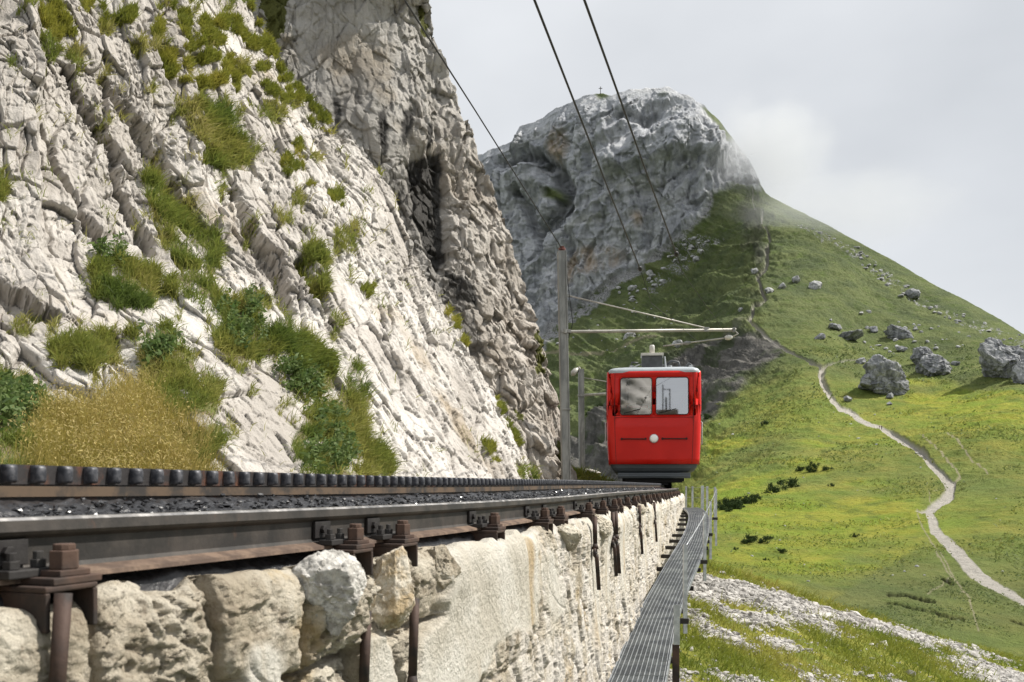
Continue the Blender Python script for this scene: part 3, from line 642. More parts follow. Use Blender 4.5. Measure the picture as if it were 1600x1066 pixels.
M.t.links.new(M.b.outputs[0], ms.inputs[1]); M.t.links.new(tr.outputs[0], ms.inputs[2]); M.t.links.new(ms.outputs[0], M.t.nodes['Material Output'].inputs[0])
m_blade = M.m
def pick(weight, n, r):
    w_ = weight.ravel() / weight.sum(); return r.choice(w_.size, n, p=w_)
def palette(n, cols, r, clump=None):
    cols = np.array(cols); t = r.uniform(0, 1, n) if clump is None else np.clip(clump * .75 + .25 * r.uniform(0, 1, n) , 0, .999)
    k_ = t * (len(cols) - 1); a = np.floor(k_).astype(int); f = (k_ - a)[:, None]
    return (cols[a] * (1 - f) + cols[np.minimum(a + 1, len(cols) - 1)] * f) * r.uniform(.75, 1.2, (n, 1))
r_ = np.random.default_rng(5)
GREENS = [(.075, .115, .025), (.125, .175, .036), (.20, .23, .048), (.30, .29, .075), (.46, .39, .18)]
def sheet_blades(name, weight, V, N_, Yd, n, L, W, cols, seed, label, **kw):
    r = np.random.default_rng(seed); ix = pick(weight, n, r); v = V.reshape(-1, 3)[ix]; nn = N_.reshape(-1, 3)[ix]; y = Yd.ravel()[ix]
    v = v + r.normal(0, .015, v.shape); cl = np.clip(.5 + .75 * fbm(v * 1.6, 3, .5, seed), 0, 1)
    return blades(name, v, nn, (L * np.clip(y / 9, .7, 1.6))[:, None], (W * np.clip(y / 9, .6, 2.2))[:, None], palette(n, cols, r, cl), m_blade, seed=seed, label=label, **kw)
tuft = .05 + .95 * sstep(-.12, .22, fbm(CV * 2.6, 4, .6, 411))
sheet_blades('grass_ledges', (g_green + .18 * blur(g_green, 7)) * tuft, CV2, CN, CY, 100000, .105, .0075, GREENS, 21, 'green tufts of long grass growing on the ledges of the cliff', droop=.9)
sheet_blades('small_grass_tufts', g_small * (1 - gsum) + .001 * (1 - gsum), CV2, CN, CY, 14000, .085, .007, GREENS[1:], 22, 'small scattered grass tufts in cracks of the pale slabs', droop=.7)
sheet_blades('moss_cushions', g_moss, CV2, CN, CY, 75000, .05, .0065, [(.10, .13, .025), (.19, .215, .035), (.28, .275, .045), (.38, .33, .07)], 23, 'olive moss cushions on the upper part of the slabs', droop=.4, spread=.5)
sheet_blades('dry_grass', (.5 * g_gold + .7 * blur(g_gold, 16)) * (.2 + .8 * sstep(-.2, .2, fbm(CV * 1.7, 3, .5, 415))), CV2, CN, CY, 34000, .19, .0042, [(.22, .21, .04), (.38, .31, .08), (.46, .37, .13), (.22, .24, .045)], 24, 'golden dry grass with seed heads behind the rack rail', droop=.55, spread=.3, up=1.4)
sheet_blades('trackside_grass', base_strip + .4 * g_gold, CV2, CN, CY, 16000, .14, .006, [(.08, .11, .02), (.16, .16, .03), (.28, .22, .06)], 25, 'low grass fringe along the foot of the cliff beside the track', droop=.6, up=1.1)
# seed heads of the dry grass
r = np.random.default_rng(31); ix = pick((.5 * g_gold + .6 * blur(g_gold, 12)) * sstep(-.25, .15, fbm(CV * 1.7, 3, .5, 415)), 9000, r); v = CV2.reshape(-1, 3)[ix] + np.stack([r.normal(0, .06, 9000), r.normal(0, .06, 9000) - .05, r.uniform(.03, .24, 9000)], -1)
blades('dry_grass_seed_heads', v, np.tile([0, 0, 1.0], (9000, 1)), np.full((9000, 1), .022), np.full((9000, 1), .006), palette(9000, [(.38, .30, .09), (.52, .42, .18), (.30, .27, .07)], r), m_blade, seed=3, spread=.9, up=.3, label='golden seed heads floating above the dry grass')
# broad leaved herbs among the grass
w_herb = polys_mask(cjx, cjy, [[(150, 385), (195, 380), (200, 405), (160, 405)], [(350, 470), (400, 460), (415, 520), (370, 540)], [(480, 650), (540, 640), (545, 720), (485, 730)], [(230, 520), (290, 530), (280, 560), (235, 560)], [(440, 560), (520, 590), (500, 612), (450, 590)], [(0, 590), (60, 610), (50, 660), (0, 680)]])
w_herb = blur(w_herb, 10) * sstep(-.05, .2, fbm(np.stack([CPX * .09, CPY * .08, 0 * CPX], -1), 4, .6, 417))
r = np.random.default_rng(33); ix = pick(w_herb, 7000, r); v = CV2.reshape(-1, 3)[ix] + CN.reshape(-1, 3)[ix] * r.uniform(.02, .16, (7000, 1))
blades('leafy_herbs', v, CN.reshape(-1, 3)[ix], np.full((7000, 1), .045), np.full((7000, 1), .026), palette(7000, [(.07, .12, .035), (.11, .165, .045), (.17, .22, .08)], r), m_blade, seed=4, spread=.8, up=.3, droop=.9, label='broad leaved green herbs on the grassy ledges')

# ------------------------------------------------------------------ foreground slope below the walkway
gx = np.concatenate([np.linspace(-1, 14, 420), np.linspace(14.1, 60, 200)]); gy = np.concatenate([np.linspace(2.5, 30, 520), np.linspace(30.2, 90, 240)])
GX, GY = np.meshgrid(gx, gy)
wob = fbm(np.stack([GX * .12, GY * .12, 0 * GX], -1), 4, .5, 501)
s_c = ((GX - 4.34) * -.816 + (GY - 20.6) * .578) + 1.6 * wob
GZ = -2.10 - .407 * GX + .098 * GY - .0019 * np.maximum(GX - 8, 0) ** 2 * -.3 - np.where(s_c > 0, .16 * np.minimum(s_c, 4) ** 2 + .9 * np.maximum(s_c - 3, 0), 0) + .10 * np.maximum(0, 2.2 - GX + .12 * GY - 1.2) * 0
GZ = GZ - .042 * np.maximum(0, GX * .577 + GY * .816 - 19.3) + .22 * wob + .05 * fbm(np.stack([GX * .8, GY * .8, 0 * GX], -1), 4, .55, 503)
al = GX * .577 + GY * .816; ac = s_c                       # along and across the crest
st1 = fbm(np.stack([al * .05, ac * .55, 0 * al], -1), 5, .58, 511); st2 = fbm(np.stack([GX * .7, GY * .7, 0 * al], -1), 5, .6, 513)
crestband = np.exp(-((ac + 1.3) / 1.0) ** 2) * sstep(60, 25, al)
lowband = np.exp(-((ac + 3.0 + .02 * al) / 1.7) ** 2) * sstep(18, 34, al)
g_scree = np.clip(sstep(.0, .26, st1 * .9 + st2 * .55 + .02) * .85 + 1.0 * sstep(.3, .7, crestband + .4 * st2) + .8 * sstep(.35, .75, lowband + .35 * st2), 0, 1)
gv = np.stack([GX, GY, GZ], -1)
f1, f2, idh = worley(gv * np.array([5, 5, 5]) * 1.0, 521); f1b, f2b, idb = worley(gv * 2.3, 523)
GZ2 = GZ + g_scree * (.05 * (1 - f1) * idh + .06 * np.maximum(0, .6 - f1b) * (idb > .8)) + (1 - g_scree) * .03 * fbm(gv * 3, 3, .5, 525)
gv2 = np.stack([GX, GY, GZ2], -1)
M = Mat('slope', .95, 0, .15)
stone = M.mix(M.ramp(M.noise(9, 6, .7), .35, .65), (.25, .24, .222), (.52, .50, .47))
stone = M.mix(M.ramp(M.noise(3.5, 6, .7), .55, .7, 0, .7), stone, (.22, .195, .16))
tf = M.mix(M.ramp(M.noise(1.1, 6, .65), .38, .62), (.13, .16, .025), (.25, .235, .045))
tf = M.mix(M.ramp(M.noise(7, 6, .7), .5, .68, 0, .7), tf, (.06, .075, .018))
M.color(M.mix(M.ramp(M.math('ADD', M.attr('scree'), M.mul(M.math('SUBTRACT', M.noise(2.6, 7, .7), .5), 1.2)), .42, .58), tf, stone))
M.bump(M.noise(9, 7, .75), .8, .08)
slope = np_mesh('grassy_slope', gv2, grid_quads(len(gy), len(gx)), mat=M.m, attrs=dict(scree=g_scree))
tag(slope, 'steep slope of grass and pale scree below the walkway', None, None, 'structure')
gN = grid_normals(gv2); gN = gN * np.where(gN[..., 2:3] < 0, -1, 1)
dist = GY; cell = np.outer(np.gradient(gy), np.gradient(gx)); wgt = cell / np.maximum(dist, 5) ** 2 * (np.abs(GX / GY) < .62) * (GX > .3) * (s_c < 1)
gg = np.clip(1 - 1.3 * g_scree, 0, 1) * (.3 + .7 * sstep(-.2, .3, fbm(gv * 1.1, 3, .5, 531)))
def slope_pts(wt_, n, seed):
    r = np.random.default_rng(seed); ix = pick(wt_, n, r); v = gv2.reshape(-1, 3)[ix].copy(); v[:, :2] += r.normal(0, .05, (n, 2)); return v, gN.reshape(-1, 3)[ix], GY.ravel()[ix], r
v, nn, y, r = slope_pts(wgt * gg, 110000, 41)
cl = np.clip(.5 + .8 * fbm(v * .5, 3, .5, 43), 0, 1)
blades('slope_grass', v, nn, (.10 * np.clip(y / 11, .9, 1.8))[:, None], (.007 * np.clip(y / 9, 1, 4))[:, None], palette(len(v), [(.09, .14, .022), (.17, .21, .03), (.27, .28, .05), (.36, .31, .09)], r, cl), m_blade, seed=42, label='short alpine grass growing between the scree of the slope', droop=.7)
# loose stones of the scree: one mass of small faceted pebbles
def pebbles(name, v, size, mat, seed, label, flat=.6):
    r = np.random.default_rng(seed); N = len(v)
    t = (1 + 5 ** .5) / 2
    ico = np.array([(-1, t, 0), (1, t, 0), (-1, -t, 0), (1, -t, 0), (0, -1, t), (0, 1, t), (0, -1, -t), (0, 1, -t), (t, 0, -1), (t, 0, 1), (-t, 0, -1), (-t, 0, 1)]) / 1.9
    tri = np.array([(0, 11, 5), (0, 5, 1), (0, 1, 7), (0, 7, 10), (0, 10, 11), (1, 5, 9), (5, 11, 4), (11, 10, 2), (10, 7, 6), (7, 1, 8), (3, 9, 4), (3, 4, 2), (3, 2, 6), (3, 6, 8), (3, 8, 9), (4, 9, 5), (2, 4, 11), (6, 2, 10), (8, 6, 7), (9, 8, 1)])
    a = r.uniform(0, 6.28, N); ca, sa = np.cos(a), np.sin(a)
    sh = ico[None] * r.uniform(.55, 1.25, (N, 12, 1)) * np.stack([r.uniform(.8, 1.5, N), r.uniform(.6, 1, N), r.uniform(.4, .9, N)], -1)[:, None]
    x = sh[..., 0] * ca[:, None] - sh[..., 1] * sa[:, None]; y_ = sh[..., 0] * sa[:, None] + sh[..., 1] * ca[:, None]
    V = np.stack([x, y_, sh[..., 2]], -1) * size[:, None, None] + v[:, None]
    o = np_mesh(name, V, None, (np.arange(N)[:, None, None] * 12 + tri[None]).reshape(-1, 3), mat, smooth=False)
    return tag(o, label, None, None, 'stuff')
M = Mat('scree_stone', .9, 0, .2); M.color(M.mix(M.ramp(M.noise(2.2, 6, .7), .35, .65), (.23, .22, .205), (.52, .50, .47))); M.bump(M.noise(20, 5, .7), .5, .02); m_scree = M.m
v, nn, y, r = slope_pts(wgt * (g_scree ** 2 + .02), 46000, 51)
pebbles('scree_stones', v, .020 * np.clip(y / 11, .8, 2.6) * r.lognormal(0, .45, len(v)), m_scree, 52, 'loose pale scree stones scattered over the grassy slope')

# ------------------------------------------------------------------ track: bed, rails, rack
def Ys(a, b, n): return np.geomspace(a, b, n)
def sweep(name, prof, lat, dz, Yv, mats, parent=None, mi=None, smooth=True):
    p, T, N = frame(Yv); pr = np.array(prof)
    V = p[:, None] + N[:, None] * (lat + pr[None, :, :1]) + np.array([0, 0, 1.0]) * (dz + pr[None, :, 1:2])
    n = len(pr); V = np.concatenate([V, V[:, :1]], 1)
    q = grid_quads(len(Yv), n + 1)
    o = np_mesh(name, V, q, None, None, parent, smooth=False)
    mats = mats if isinstance(mats, (list, tuple)) else [mats]
    for m in mats: o.data.materials.append(m)
    if mi: o.data.polygons.foreach_set('material_index', np.tile(mi, len(Yv) - 1).astype(np.int32))
    return o
M = Mat('rail_steel', .6, .35, .4)
c = M.mix(M.ramp(M.noise(6, 6, .65), .38, .62), (.034, .032, .030), (.070, .061, .054))
c = M.mix(M.ramp(M.noise(14, 6, .7, M.coord((1, 1, .5))), .60, .78), c, (.12, .072, .052)); M.color(c); M.bump(M.noise(60, 5, .7), .35, .004); m_rail = M.m
M = Mat('rail_foot_rust', .9, 0, .2)
M.color(M.mix(M.ramp(M.noise(10, 6, .7), .4, .62), (.095, .068, .054), (.19, .135, .10))); M.bump(M.noise(80, 5, .7), .4, .004); m_foot = M.m
M = Mat('rail_head_worn', .32, .85, .5)
M.color(M.mix(M.ramp(M.noise(12, 5, .6), .4, .62), (.26, .25, .24), (.50, .48, .46))); M.rough(M.ramp(M.noise(20, 4), .3, .7, .25, .5)); m_head = M.m
rail_prof = [(-.027, -.004), (-.021, 0), (.021, 0), (.027, -.005), (.029, -.026), (.024, -.033), (.0075, -.041), (.0065, -.092), (.012, -.101), (.056, -.111), (.058, -.120), (-.058, -.120), (-.056, -.111), (-.012, -.101), (-.0065, -.092), (-.0075, -.041), (-.024, -.033), (-.029, -.026)]
mi = [1, 1, 1, 0, 0, 0, 0, 0, 2, 2, 2, 2, 2, 0, 0, 0, 0, 0]
YV = Ys(.45, 56, 420)
r1 = sweep('running_rail', rail_prof, 0, 0, YV, [m_rail, m_head, m_foot], mi=mi)
tag(r1, 'near dark steel rail on top of the stone retaining wall', 'rail', 'rails of the rack railway track')
r2 = sweep('running_rail', rail_prof, -.80, 0, YV, [m_rail, m_head, m_foot], mi=mi)
tag(r2, 'far steel rail hidden mostly behind the toothed rack', 'rail', 'rails of the rack railway track')
M = Mat('rack_steel', .5, .4, .45)
M.color(M.mix(M.ramp(M.noise(11, 6, .7, M.coord((1, 1, .5))), .5, .68), (.05, .046, .046), (.17, .075, .045))); M.bump(M.noise(70, 5, .7), .4, .004); m_rack = M.m
M = Mat('rack_tooth_steel', .5, .4, .45)
M.color(M.mix(M.ramp(M.noise(60, 5, .6), .4, .65), (.045, .047, .055), (.12, .12, .13))); m_tooth = M.m
M = Mat('rack_base', .75, .2, .3); M.color(M.mix(M.ramp(M.noise(9, 6, .65), .4, .6), (.045, .04, .036), (.12, .085, .058))); m_rbase = M.m
rk_root = empty('rack_rail', (float(railX(3)), 3, -.06)); tag(rk_root, 'dark toothed rack rail running between the two rails', 'rack rail')
off = -Vector(rk_root.location)
def kid(o): o.location = off; o.parent = rk_root; return o
kid(sweep('rack_bar', [(-.030, .066), (-.030, .113), (.030, .113), (.030, .066)], -.40, 0, YV, m_rack))
kid(sweep('base_bar', [(-.050, .036), (-.050, .0615), (.050, .0615), (.050, .036)], -.40, 0, YV, m_rbase))
kid(sweep('rack_web', [(-.02, -.03), (-.02, .067), (.02, .067), (.02, -.03)], -.40, 0, YV, m_rack))
# lubricant ridge that collects along the rack base
tb = MB()
def tooth_shape(mb, Mx):
    prof = [(-.0155, 0), (-.0150, .017), (-.0125, .024), (-.007, .028), (.007, .028), (.0125, .024), (.0150, .017), (.0155, 0)]
    rings = []
    for z, k in ((.069, .70), (.072, .92), (.077, 1.0), (.104, 1.0), (.1095, .92), (.1125, .72)):
        rings.append([Mx @ Vector((x, .028 + y * k, z)) for x, y in prof] + [Mx @ Vector((-x, -.028 - y * k, z)) for x, y in prof])
    mb.loft(rings)
def tooth_M(s):
    Y = float(Y_of_s(s)); p, T, N = frame(np.array([Y])); p, T, N = p[0], T[0], N[0]
    return Matrix(((T[0], N[0], 0, p[0] - .4 * N[0]), (T[1], N[1], 0, p[1] - .4 * N[1]), (0, 0, 1, p[2]), (0, 0, 0, 1)))
tooth_shape(tb, Matrix()); s0 = s_of_Y(1.0); pitch = .0862
proto = tb.build('rack_tooth', m_tooth, rk_root, smooth=True); proto.data.set_sharp_from_angle(angle=R(50))
teeth = [proto] + [proto.copy() for _ in range(99)]
for o in teeth[1:]: COL.objects.link(o); o.parent = rk_root
for i, o in enumerate(teeth):
    Mx = tooth_M(s0 + i * pitch); o.matrix_local = Matrix.Translation(off) @ Mx
tb = MB(); s_ = s0 + 100 * pitch
while Y_of_s(s_) < 26: tooth_shape(tb, tooth_M(s_)); s_ += pitch
o = kid(tb.build('rack_tooth', m_tooth)); tag(o, kind='stuff')

# bed between and beside the rails
YB = Ys(.4, 57, 1300)
plat = [(-4.4, .06), (-3.0, .02), (-2.0, -.06), (-1.2, -.11), (-.95, -.13), (-.70, -.12), (-.56, -.07), (-.50, -.02), (-.46, .004), (-.40, .01), (-.34, .026), (-.30, .016), (-.25, .0), (-.18, -.020), (-.10, -.042), (-.055, -.075), (-.01, -.122), (.03, -.145), (.05, -.2), (.06, -.6)]
ql = np.array([p_[0] for p_ in plat]); qz = np.array([p_[1] for p_ in plat])
lat = np.interp(np.linspace(0, 1, 150), np.interp(np.linspace(0, 1, len(ql)), [0, .3, 1], [0, .3, 1]), ql); zz = np.interp(lat, ql, qz)
p, T, N = frame(YB); BV = p[:, None] + N[:, None] * lat[None, :, None]; BV[..., 2] += zz
gr = np.exp(-((lat + .2) / .13) ** 2)[None]
BV[..., 2] += gr * (.014 * fbm(BV * np.array([26, 26, 26]), 4, .6, 601) + .030 * np.maximum(0, .6 - worley(BV * 34, 603)[0])) + (1 - gr) * .02 * fbm(BV * 9, 4, .6, 605)
M = Mat('track_grease', .35, 0, .5)
c = M.mix(M.ramp(M.noise(30, 5, .7), .45, .65), (.016, .016, .018), (.05, .05, .053)); c = M.mix(M.attr('dirt'), c, M.mix(M.ramp(M.noise(6, 6, .7), .4, .6), (.10, .085, .06), (.26, .23, .18)))
M.color(c); M.rough(M.mix(M.attr('dirt'), (.28, .28, .28), (.9, .9, .9))); M.bump(M.noise(70, 5, .7), .6, .006)
bed = np_mesh('track_bed', BV, grid_quads(len(YB), len(lat)), mat=M.m, attrs=dict(dirt=np.broadcast_to(sstep(-.75, -1.0, lat), BV.shape[:2])))
tag(bed, 'greasy black bed between the rails', None, None, 'structure')
r = np.random.default_rng(71); n_ = 9000; yy = r.uniform(1.2, 20, n_); pp, TT, NN = frame(yy); v = pp + NN * r.normal(-.19, .055, (n_, 1)); v[:, 2] += np.interp((v - pp) [:, 0] / NN[:, 0], ql, qz) + .006 + r.normal(0, .005, n_)
M = Mat('grease_lump', .25, 0, .6); M.color((.02, .02, .022)); M.color(M.mix(M.ramp(M.noise(40, 3), .6, .72), (.02, .02, .022), (.12, .12, .125)))
pebbles('grease_crumbs', v, r.uniform(.004, .012, n_), M.m, 73, 'glossy black grease crumbs between the rack and the near rail')

# ------------------------------------------------------------------ retaining wall
wroot = empty('retaining_wall', (float(railX(5)), 5, -.6)); tag(wroot, 'pale stone and plaster retaining wall carrying the track', 'retaining wall')
woff = -Vector(wroot.location)
YW = Ys(.9, 27, 1050); dd = np.concatenate([np.linspace(-.14, -.006, 36), np.linspace(0, 1.3, 330), np.linspace(1.31, 3.6, 130)])
p, T, N = frame(YW); SW = s_of_Y(YW)
S2, D2 = np.meshgrid(SW, dd, indexing='ij')
TOPI = np.minimum(D2, 0); D2 = np.maximum(D2, 0)
lat0 = .135 + TOPI + .05 * D2 + .02 * fbm(np.stack([S2 * .8, D2 * .8, 0 * S2], -1), 3, .5, 701)
base = p[:, None] + N[:, None] * lat0[..., None]; base[..., 2] += -.150 - D2
wpx = 800 + F * base[..., 0] / base[..., 1]; wpy = HZ - F * base[..., 2] / base[..., 1]
wjx, wjy = jit(wpx, wpy, 8, .06, 711)
conc = polys_mask(wjx, wjy, [[(700, 850), (765, 830), (832, 812), (842, 900), (838, 980), (800, 985), (770, 1010), (745, 1075), (640, 1090), (660, 1000), (690, 960), (690, 890)],
                              [(842, 868), (862, 862), (880, 950), (868, 975), (850, 940)], [(560, 1000), (600, 985), (625, 1080), (560, 1090)], [(385, 1010), (420, 1000), (450, 1080), (370, 1090)]])
strip = sstep(.12, .3, fbm(np.stack([S2 * 2.6, D2 * .25, 0 * S2], -1), 3, .5, 721)) * sstep(870, 900, wpx) * sstep(.75, .45, D2 / (1 + 0 * S2) - .25 * vnoise(np.stack([S2 * 3, 0 * S2, 0 * S2], -1), 5))
conc = np.clip(conc + .95 * strip, 0, 1)
conc_s = blur(conc.astype(np.float32), 3)
uv = np.stack([S2 * 1.0, D2 + TOPI, 0 * S2], -1)
wq = uv + .10 * np.stack([fbm(uv * 4, 4, .5, 731), fbm(uv * 4, 4, .5, 733), 0 * S2], -1)
neark = sstep(840, 700, wpx)
bw = .40 * uv + 0; bq = uv + .035 * np.stack([fbm(uv * 5, 4, .55, 731), fbm(uv * 5, 4, .55, 733), 0 * S2], -1)
cH, cW = .30, .36
cv_ = (bq[..., 1] + .04) / cH; ci_ = np.floor(cv_).astype(np.int32); z0_ = 0 * ci_
bx_s = bq[..., 0] / cW + _hash(ci_, z0_, z0_, 7) + .35 * vnoise(np.stack([bq[..., 0] * .9, ci_ * 3.7, 0 * S2], -1), 8); bi_ = np.floor(bx_s).astype(np.int32)
fx_, fd_ = bx_s - bi_, cv_ - ci_; e_x, e_d = np.minimum(fx_, 1 - fx_) * cW, np.minimum(fd_, 1 - fd_) * cH; e_m = np.minimum(e_x, e_d) - .006 * (1 + fbm(uv * 12, 3, .5, 735))
idh = _hash(bi_, ci_, z0_, 11); rough_b = sstep(.25, .6, _hash(bi_, ci_, z0_, 12))
blk = .055 * (idh - .5) + .05 * (_hash(bi_, ci_, z0_, 13) - .5) * (fx_ - .5) + .05 * (_hash(bi_, ci_, z0_, 14) - .5) * (fd_ - .5) - .045 * (1 - sstep(0, .012, e_m)) - .018 * (1 - sstep(0, .05, e_m))
f1b, f2b, idb = worley(wq * np.array([6, 4, 1]), 743)
f1c, f2c, idc = worley(wq * np.array([16, 12, 1]), 745)
rub = -.005 + blk * neark + (1 - neark) * (.035 * (idb - .5) + .016 * sstep(0, .12, f2b - f1b)) + .012 * (idb - .5) * neark + .014 * (idc - .5)
rub += neark * (.35 + .65 * rough_b) * (.013 * facets(wq * np.array([8, 8, 1]), 771, 1.9)[0] + .013 * facets(wq * np.array([17, 17, 1]), 773, 2.0)[0] + .011 * facets(wq * np.array([38, 32, 1]), 775, 2.0)[0])
rub += .007 * fbm(uv * np.array([9, 8, 1]), 5, .62, 751) + .008 * (1 + rough_b) * fbm(uv * np.array([26, 22, 1]), 4, .66, 753, ridged=True)
pits = np.maximum(0, .42 - worley(wq * np.array([15, 13, 1]), 755)[0]) * neark
rub -= rough_b * .05 * pits + rough_b * .05 * np.maximum(0, .5 - worley(wq * np.array([30, 26, 1]), 757)[0]) * neark * sstep(-.2, .2, fbm(uv * 3.1, 2, .5, 758))
cl_ = .014 * fbm(uv * 3, 4, .5, 761) + .002 * fbm(uv * 30, 3, .6, 763) - .03 * (1 - sstep(.003, .012, np.abs(((S2 * .9 + .12 * fbm(uv * 3, 3, .5, 3)) % 1) - .5))) * 0
crk = np.abs(vnoise(np.stack([S2 * 1.1 + .3 * D2, D2 * 4.5 - S2 * 1.2, 0 * S2], -1), 765)); slot = worley(uv * np.array([3.2, 3.0, 1]) + 3.3, 781); cl_ = cl_ - .012 * (1 - sstep(0, .03, crk)) - .05 * (1 - sstep(.05, .085, slot[0])) * (slot[2] > .45)
top_round = -.05 * np.exp(-D2 / .03) + .035 * np.exp(-((D2 - .12) / .1) ** 2) * (.5 + fbm(np.stack([S2 * 5, 0 * S2, 0 * S2], -1), 3, .5, 767))
hw = (1 - conc_s) * rub + conc_s * (cl_ + .02) + top_round
sidef = sstep(-.09, 0, TOPI)[..., None]; WV_ = base + lean(np.broadcast_to(N[:, None], base.shape), base, .7) * (hw[..., None] * sidef); WV_[..., 2] += (hw * .5 + .01) * (1 - sidef[..., 0]) + .03 * fbm(np.stack([S2 * 6, 0 * S2, 0 * S2], -1), 3, .5, 769) * np.exp(-D2 / .05) - .05 * sstep(-.05, -.14, TOPI)
M = Mat('wall_stone', .92, 0, .2)
st = M.mix(M.ramp(M.noise(3.4, 7, .65), .36, .64), (.41, .355, .27), (.64, .59, .49))
st = M.mix(M.mul(M.ramp(M.noise(9, 7, .7), .50, .66), .5), st, (.24, .19, .135))
st = M.mix(M.mul(M.ramp(M.noise(2.1, 6, .6), .55, .68), .75), st, (.45, .33, .16))
st = M.mix(M.mul(M.ramp(M.noise(30, 7, .75), .54, .64), .55), st, (.15, .115, .08))
st = M.mix(M.mul(M.attr('far'), M.ramp(M.noise(7, 6, .65, M.coord((1, 1, .4))), .40, .58)), st, (.64, .60, .54))
pl = M.mix(M.ramp(M.noise(2.6, 7, .6), .36, .62), (.56, .52, .44), (.68, .65, .58))
pl = M.mix(M.mul(M.ramp(M.noise(3.4, 5, .55, M.coord((1, 1, .12))), .53, .68), .85), pl, (.45, .325, .17))
pl = M.mix(M.ramp(M.noise(22, 6, .75), .60, .72, 0, .75), pl, (.24, .21, .17))
c = M.mix(M.attr('conc'), st, pl)
M.color(c); M.bump(M.math('ADD', M.noise(22, 7, .72), M.mul(M.noise(70, 5, .7), .4)), 1.0, .03); m_wallstone = M.m
o = np_mesh('wall_face', WV_, grid_quads(len(YW), len(dd))[:, ::-1], mat=m_wallstone, attrs=dict(conc=conc_s, far=1 - neark)); o.location = woff; o.parent = wroot
def rock_shape(seed, size, sub=5, planes=14, amp=.05, freq=2.6, fine=.02, fac=.045):
    r = np.random.default_rng(seed); bm = bmesh.new(); bmesh.ops.create_icosphere(bm, subdivisions=sub, radius=1)
    V = np.array([v.co[:] for v in bm.verts]); Fc = np.array([[v.index for v in f.verts] for f in bm.faces]); bm.free()
    pn = r.normal(0, 1, (planes, 3)); pn /= np.linalg.norm(pn, axis=1, keepdims=True); pd_ = r.uniform(.62, .95, planes)
    dt = V @ pn.T; rad = np.min(np.where(dt > .05, pd_ / np.maximum(dt, .05), 9), 1); rad = np.minimum(rad, 1.25)
    V = V * rad[:, None]; nn = V / np.linalg.norm(V, axis=1, keepdims=True)
    V = V + nn * (amp * fbm(V * freq + seed, 4, .55, seed) + fine * fbm(V * freq * 5 + seed, 4, .62, seed + 2, ridged=True))[:, None]
    if amp >= .08: V = V + nn * (fac * (facets(V * 2.3 + seed, seed, 1.8)[0] + .45 * facets(V * 5.5 + seed, seed + 9, 1.9)[0]) - fac * .5 * (1 - sstep(0, .07, facets(V * np.array([1.7, 1.7, .9]) + seed, seed + 5)[1])))[:, None]
    return V * np.array(size), Fc
def rock(name, seed, size, loc, mat, parent=None, rz=0, **kw):
    V, Fc = rock_shape(seed, size, **kw); o = np_mesh(name, V, None, Fc, mat, parent, smooth=True)
    try: o.data.set_sharp_from_angle(angle=R(38))
    except Exception: pass
    o.location = loc; o.rotation_euler = (0, 0, rz); return o
M = Mat('white_boulder', .9, 0, .25)
c = M.mix(M.ramp(M.noise(13, 7, .7), .40, .6), (.30, .285, .26), (.60, .58, .54)); c = M.mix(M.mul(M.ramp(M.noise(26, 6, .75, M.coord((1, 1, 2))), .5, .62), .6), c, (.16, .155, .14)); M.color(c); M.bump(M.noise(40, 6, .7), .8, .012); m_wb = M.m
M = Mat('ochre_boulder', .9, 0, .25); c = M.mix(M.ramp(M.noise(9, 7, .7), .40, .6), (.40, .31, .19), (.62, .57, .48)); c = M.mix(M.mul(M.ramp(M.noise(26, 6, .75), .5, .62), .5), c, (.18, .14, .09)); M.color(c); M.bump(M.noise(40, 6, .7), .8, .012); m_ob = M.m
def wall_pt(px, py, lat): 
    Y = Y_of_px(px)
    for _ in range(6):
        p_, T_, N_ = frame(np.array([Y])); q_ = p_[0] + N_[0] * lat
        Y = Y + ((px - 800) / F - q_[0] / q_[1]) * (Y * Y / 1.2)
    return Vector((q_[0], q_[1], (HZ - py) / F * q_[1]))
for i, (px_, py_, lt, sz, mt, sd, rz) in enumerate([(512, 930, .16, (.105, .11, .10), m_wb, 12, .9), (605, 915, .15, (.075, .085, .11), m_ob, 44, .3), 
                                              (676, 897, .06, (.11, .14, .13), m_wallstone, 23, -.2), (872, 838, .08, (.11, .17, .10), m_wallstone, 29, -.25), (925, 824, .08, (.11, .17, .10), m_wallstone, 31, -.2), (990, 800, .08, (.10, .3, .12), m_wallstone, 37, -.2)]):
    o = rock('capstone', sd, sz, wall_pt(px_, py_, lt) + woff, mt, wroot, rz, sub=6 if i < 6 else 5, amp=.10, fine=.05 if mt is m_wallstone else .03)
    if i == 0: o['label'] = 'grey and white boulder set below the clamps'
    if i == 1: o['label'] = 'white boulder with ochre underside'

# ------------------------------------------------------------------ sleeper clamps and tie rods
m_rust = simple('rusty_iron', (.095, .058, .043), .75, .25, .35, .3, 9, .004, (.04, .033, .030))
m_rust2 = simple('dark_iron', (.05, .047, .045), .62, .4, .4, .3, 12, .003, (.028, .025, .025))
m_rod = simple('rod_iron', (.07, .045, .036), .7, .3, .35, .3, 14, .003, (.03, .026, .025))
def channel(mb, L, wd, ht, th):
    """inverted channel running along local y from -L to .13, top at z = 0"""
    y0, y1 = -L, .135
    mb.box((0, (y0 + y1) / 2, -th / 2), (wd, y1 - y0, th))
    for s in (-1, 1): mb.box((s * (wd / 2 - th / 2), (y0 + y1) / 2, -th - (ht - th) / 2), (th, y1 - y0, ht - th))
def nut(mb, x, y, z, r, h, rod=.6, extra=.6):
    mb.prism(hexa(r, 6, .3), Matrix.Translation((x, y, z)), h); mb.prism(hexa(r * rod, 10), Matrix.Translation((x, y, z + h - .0005)), h * extra)
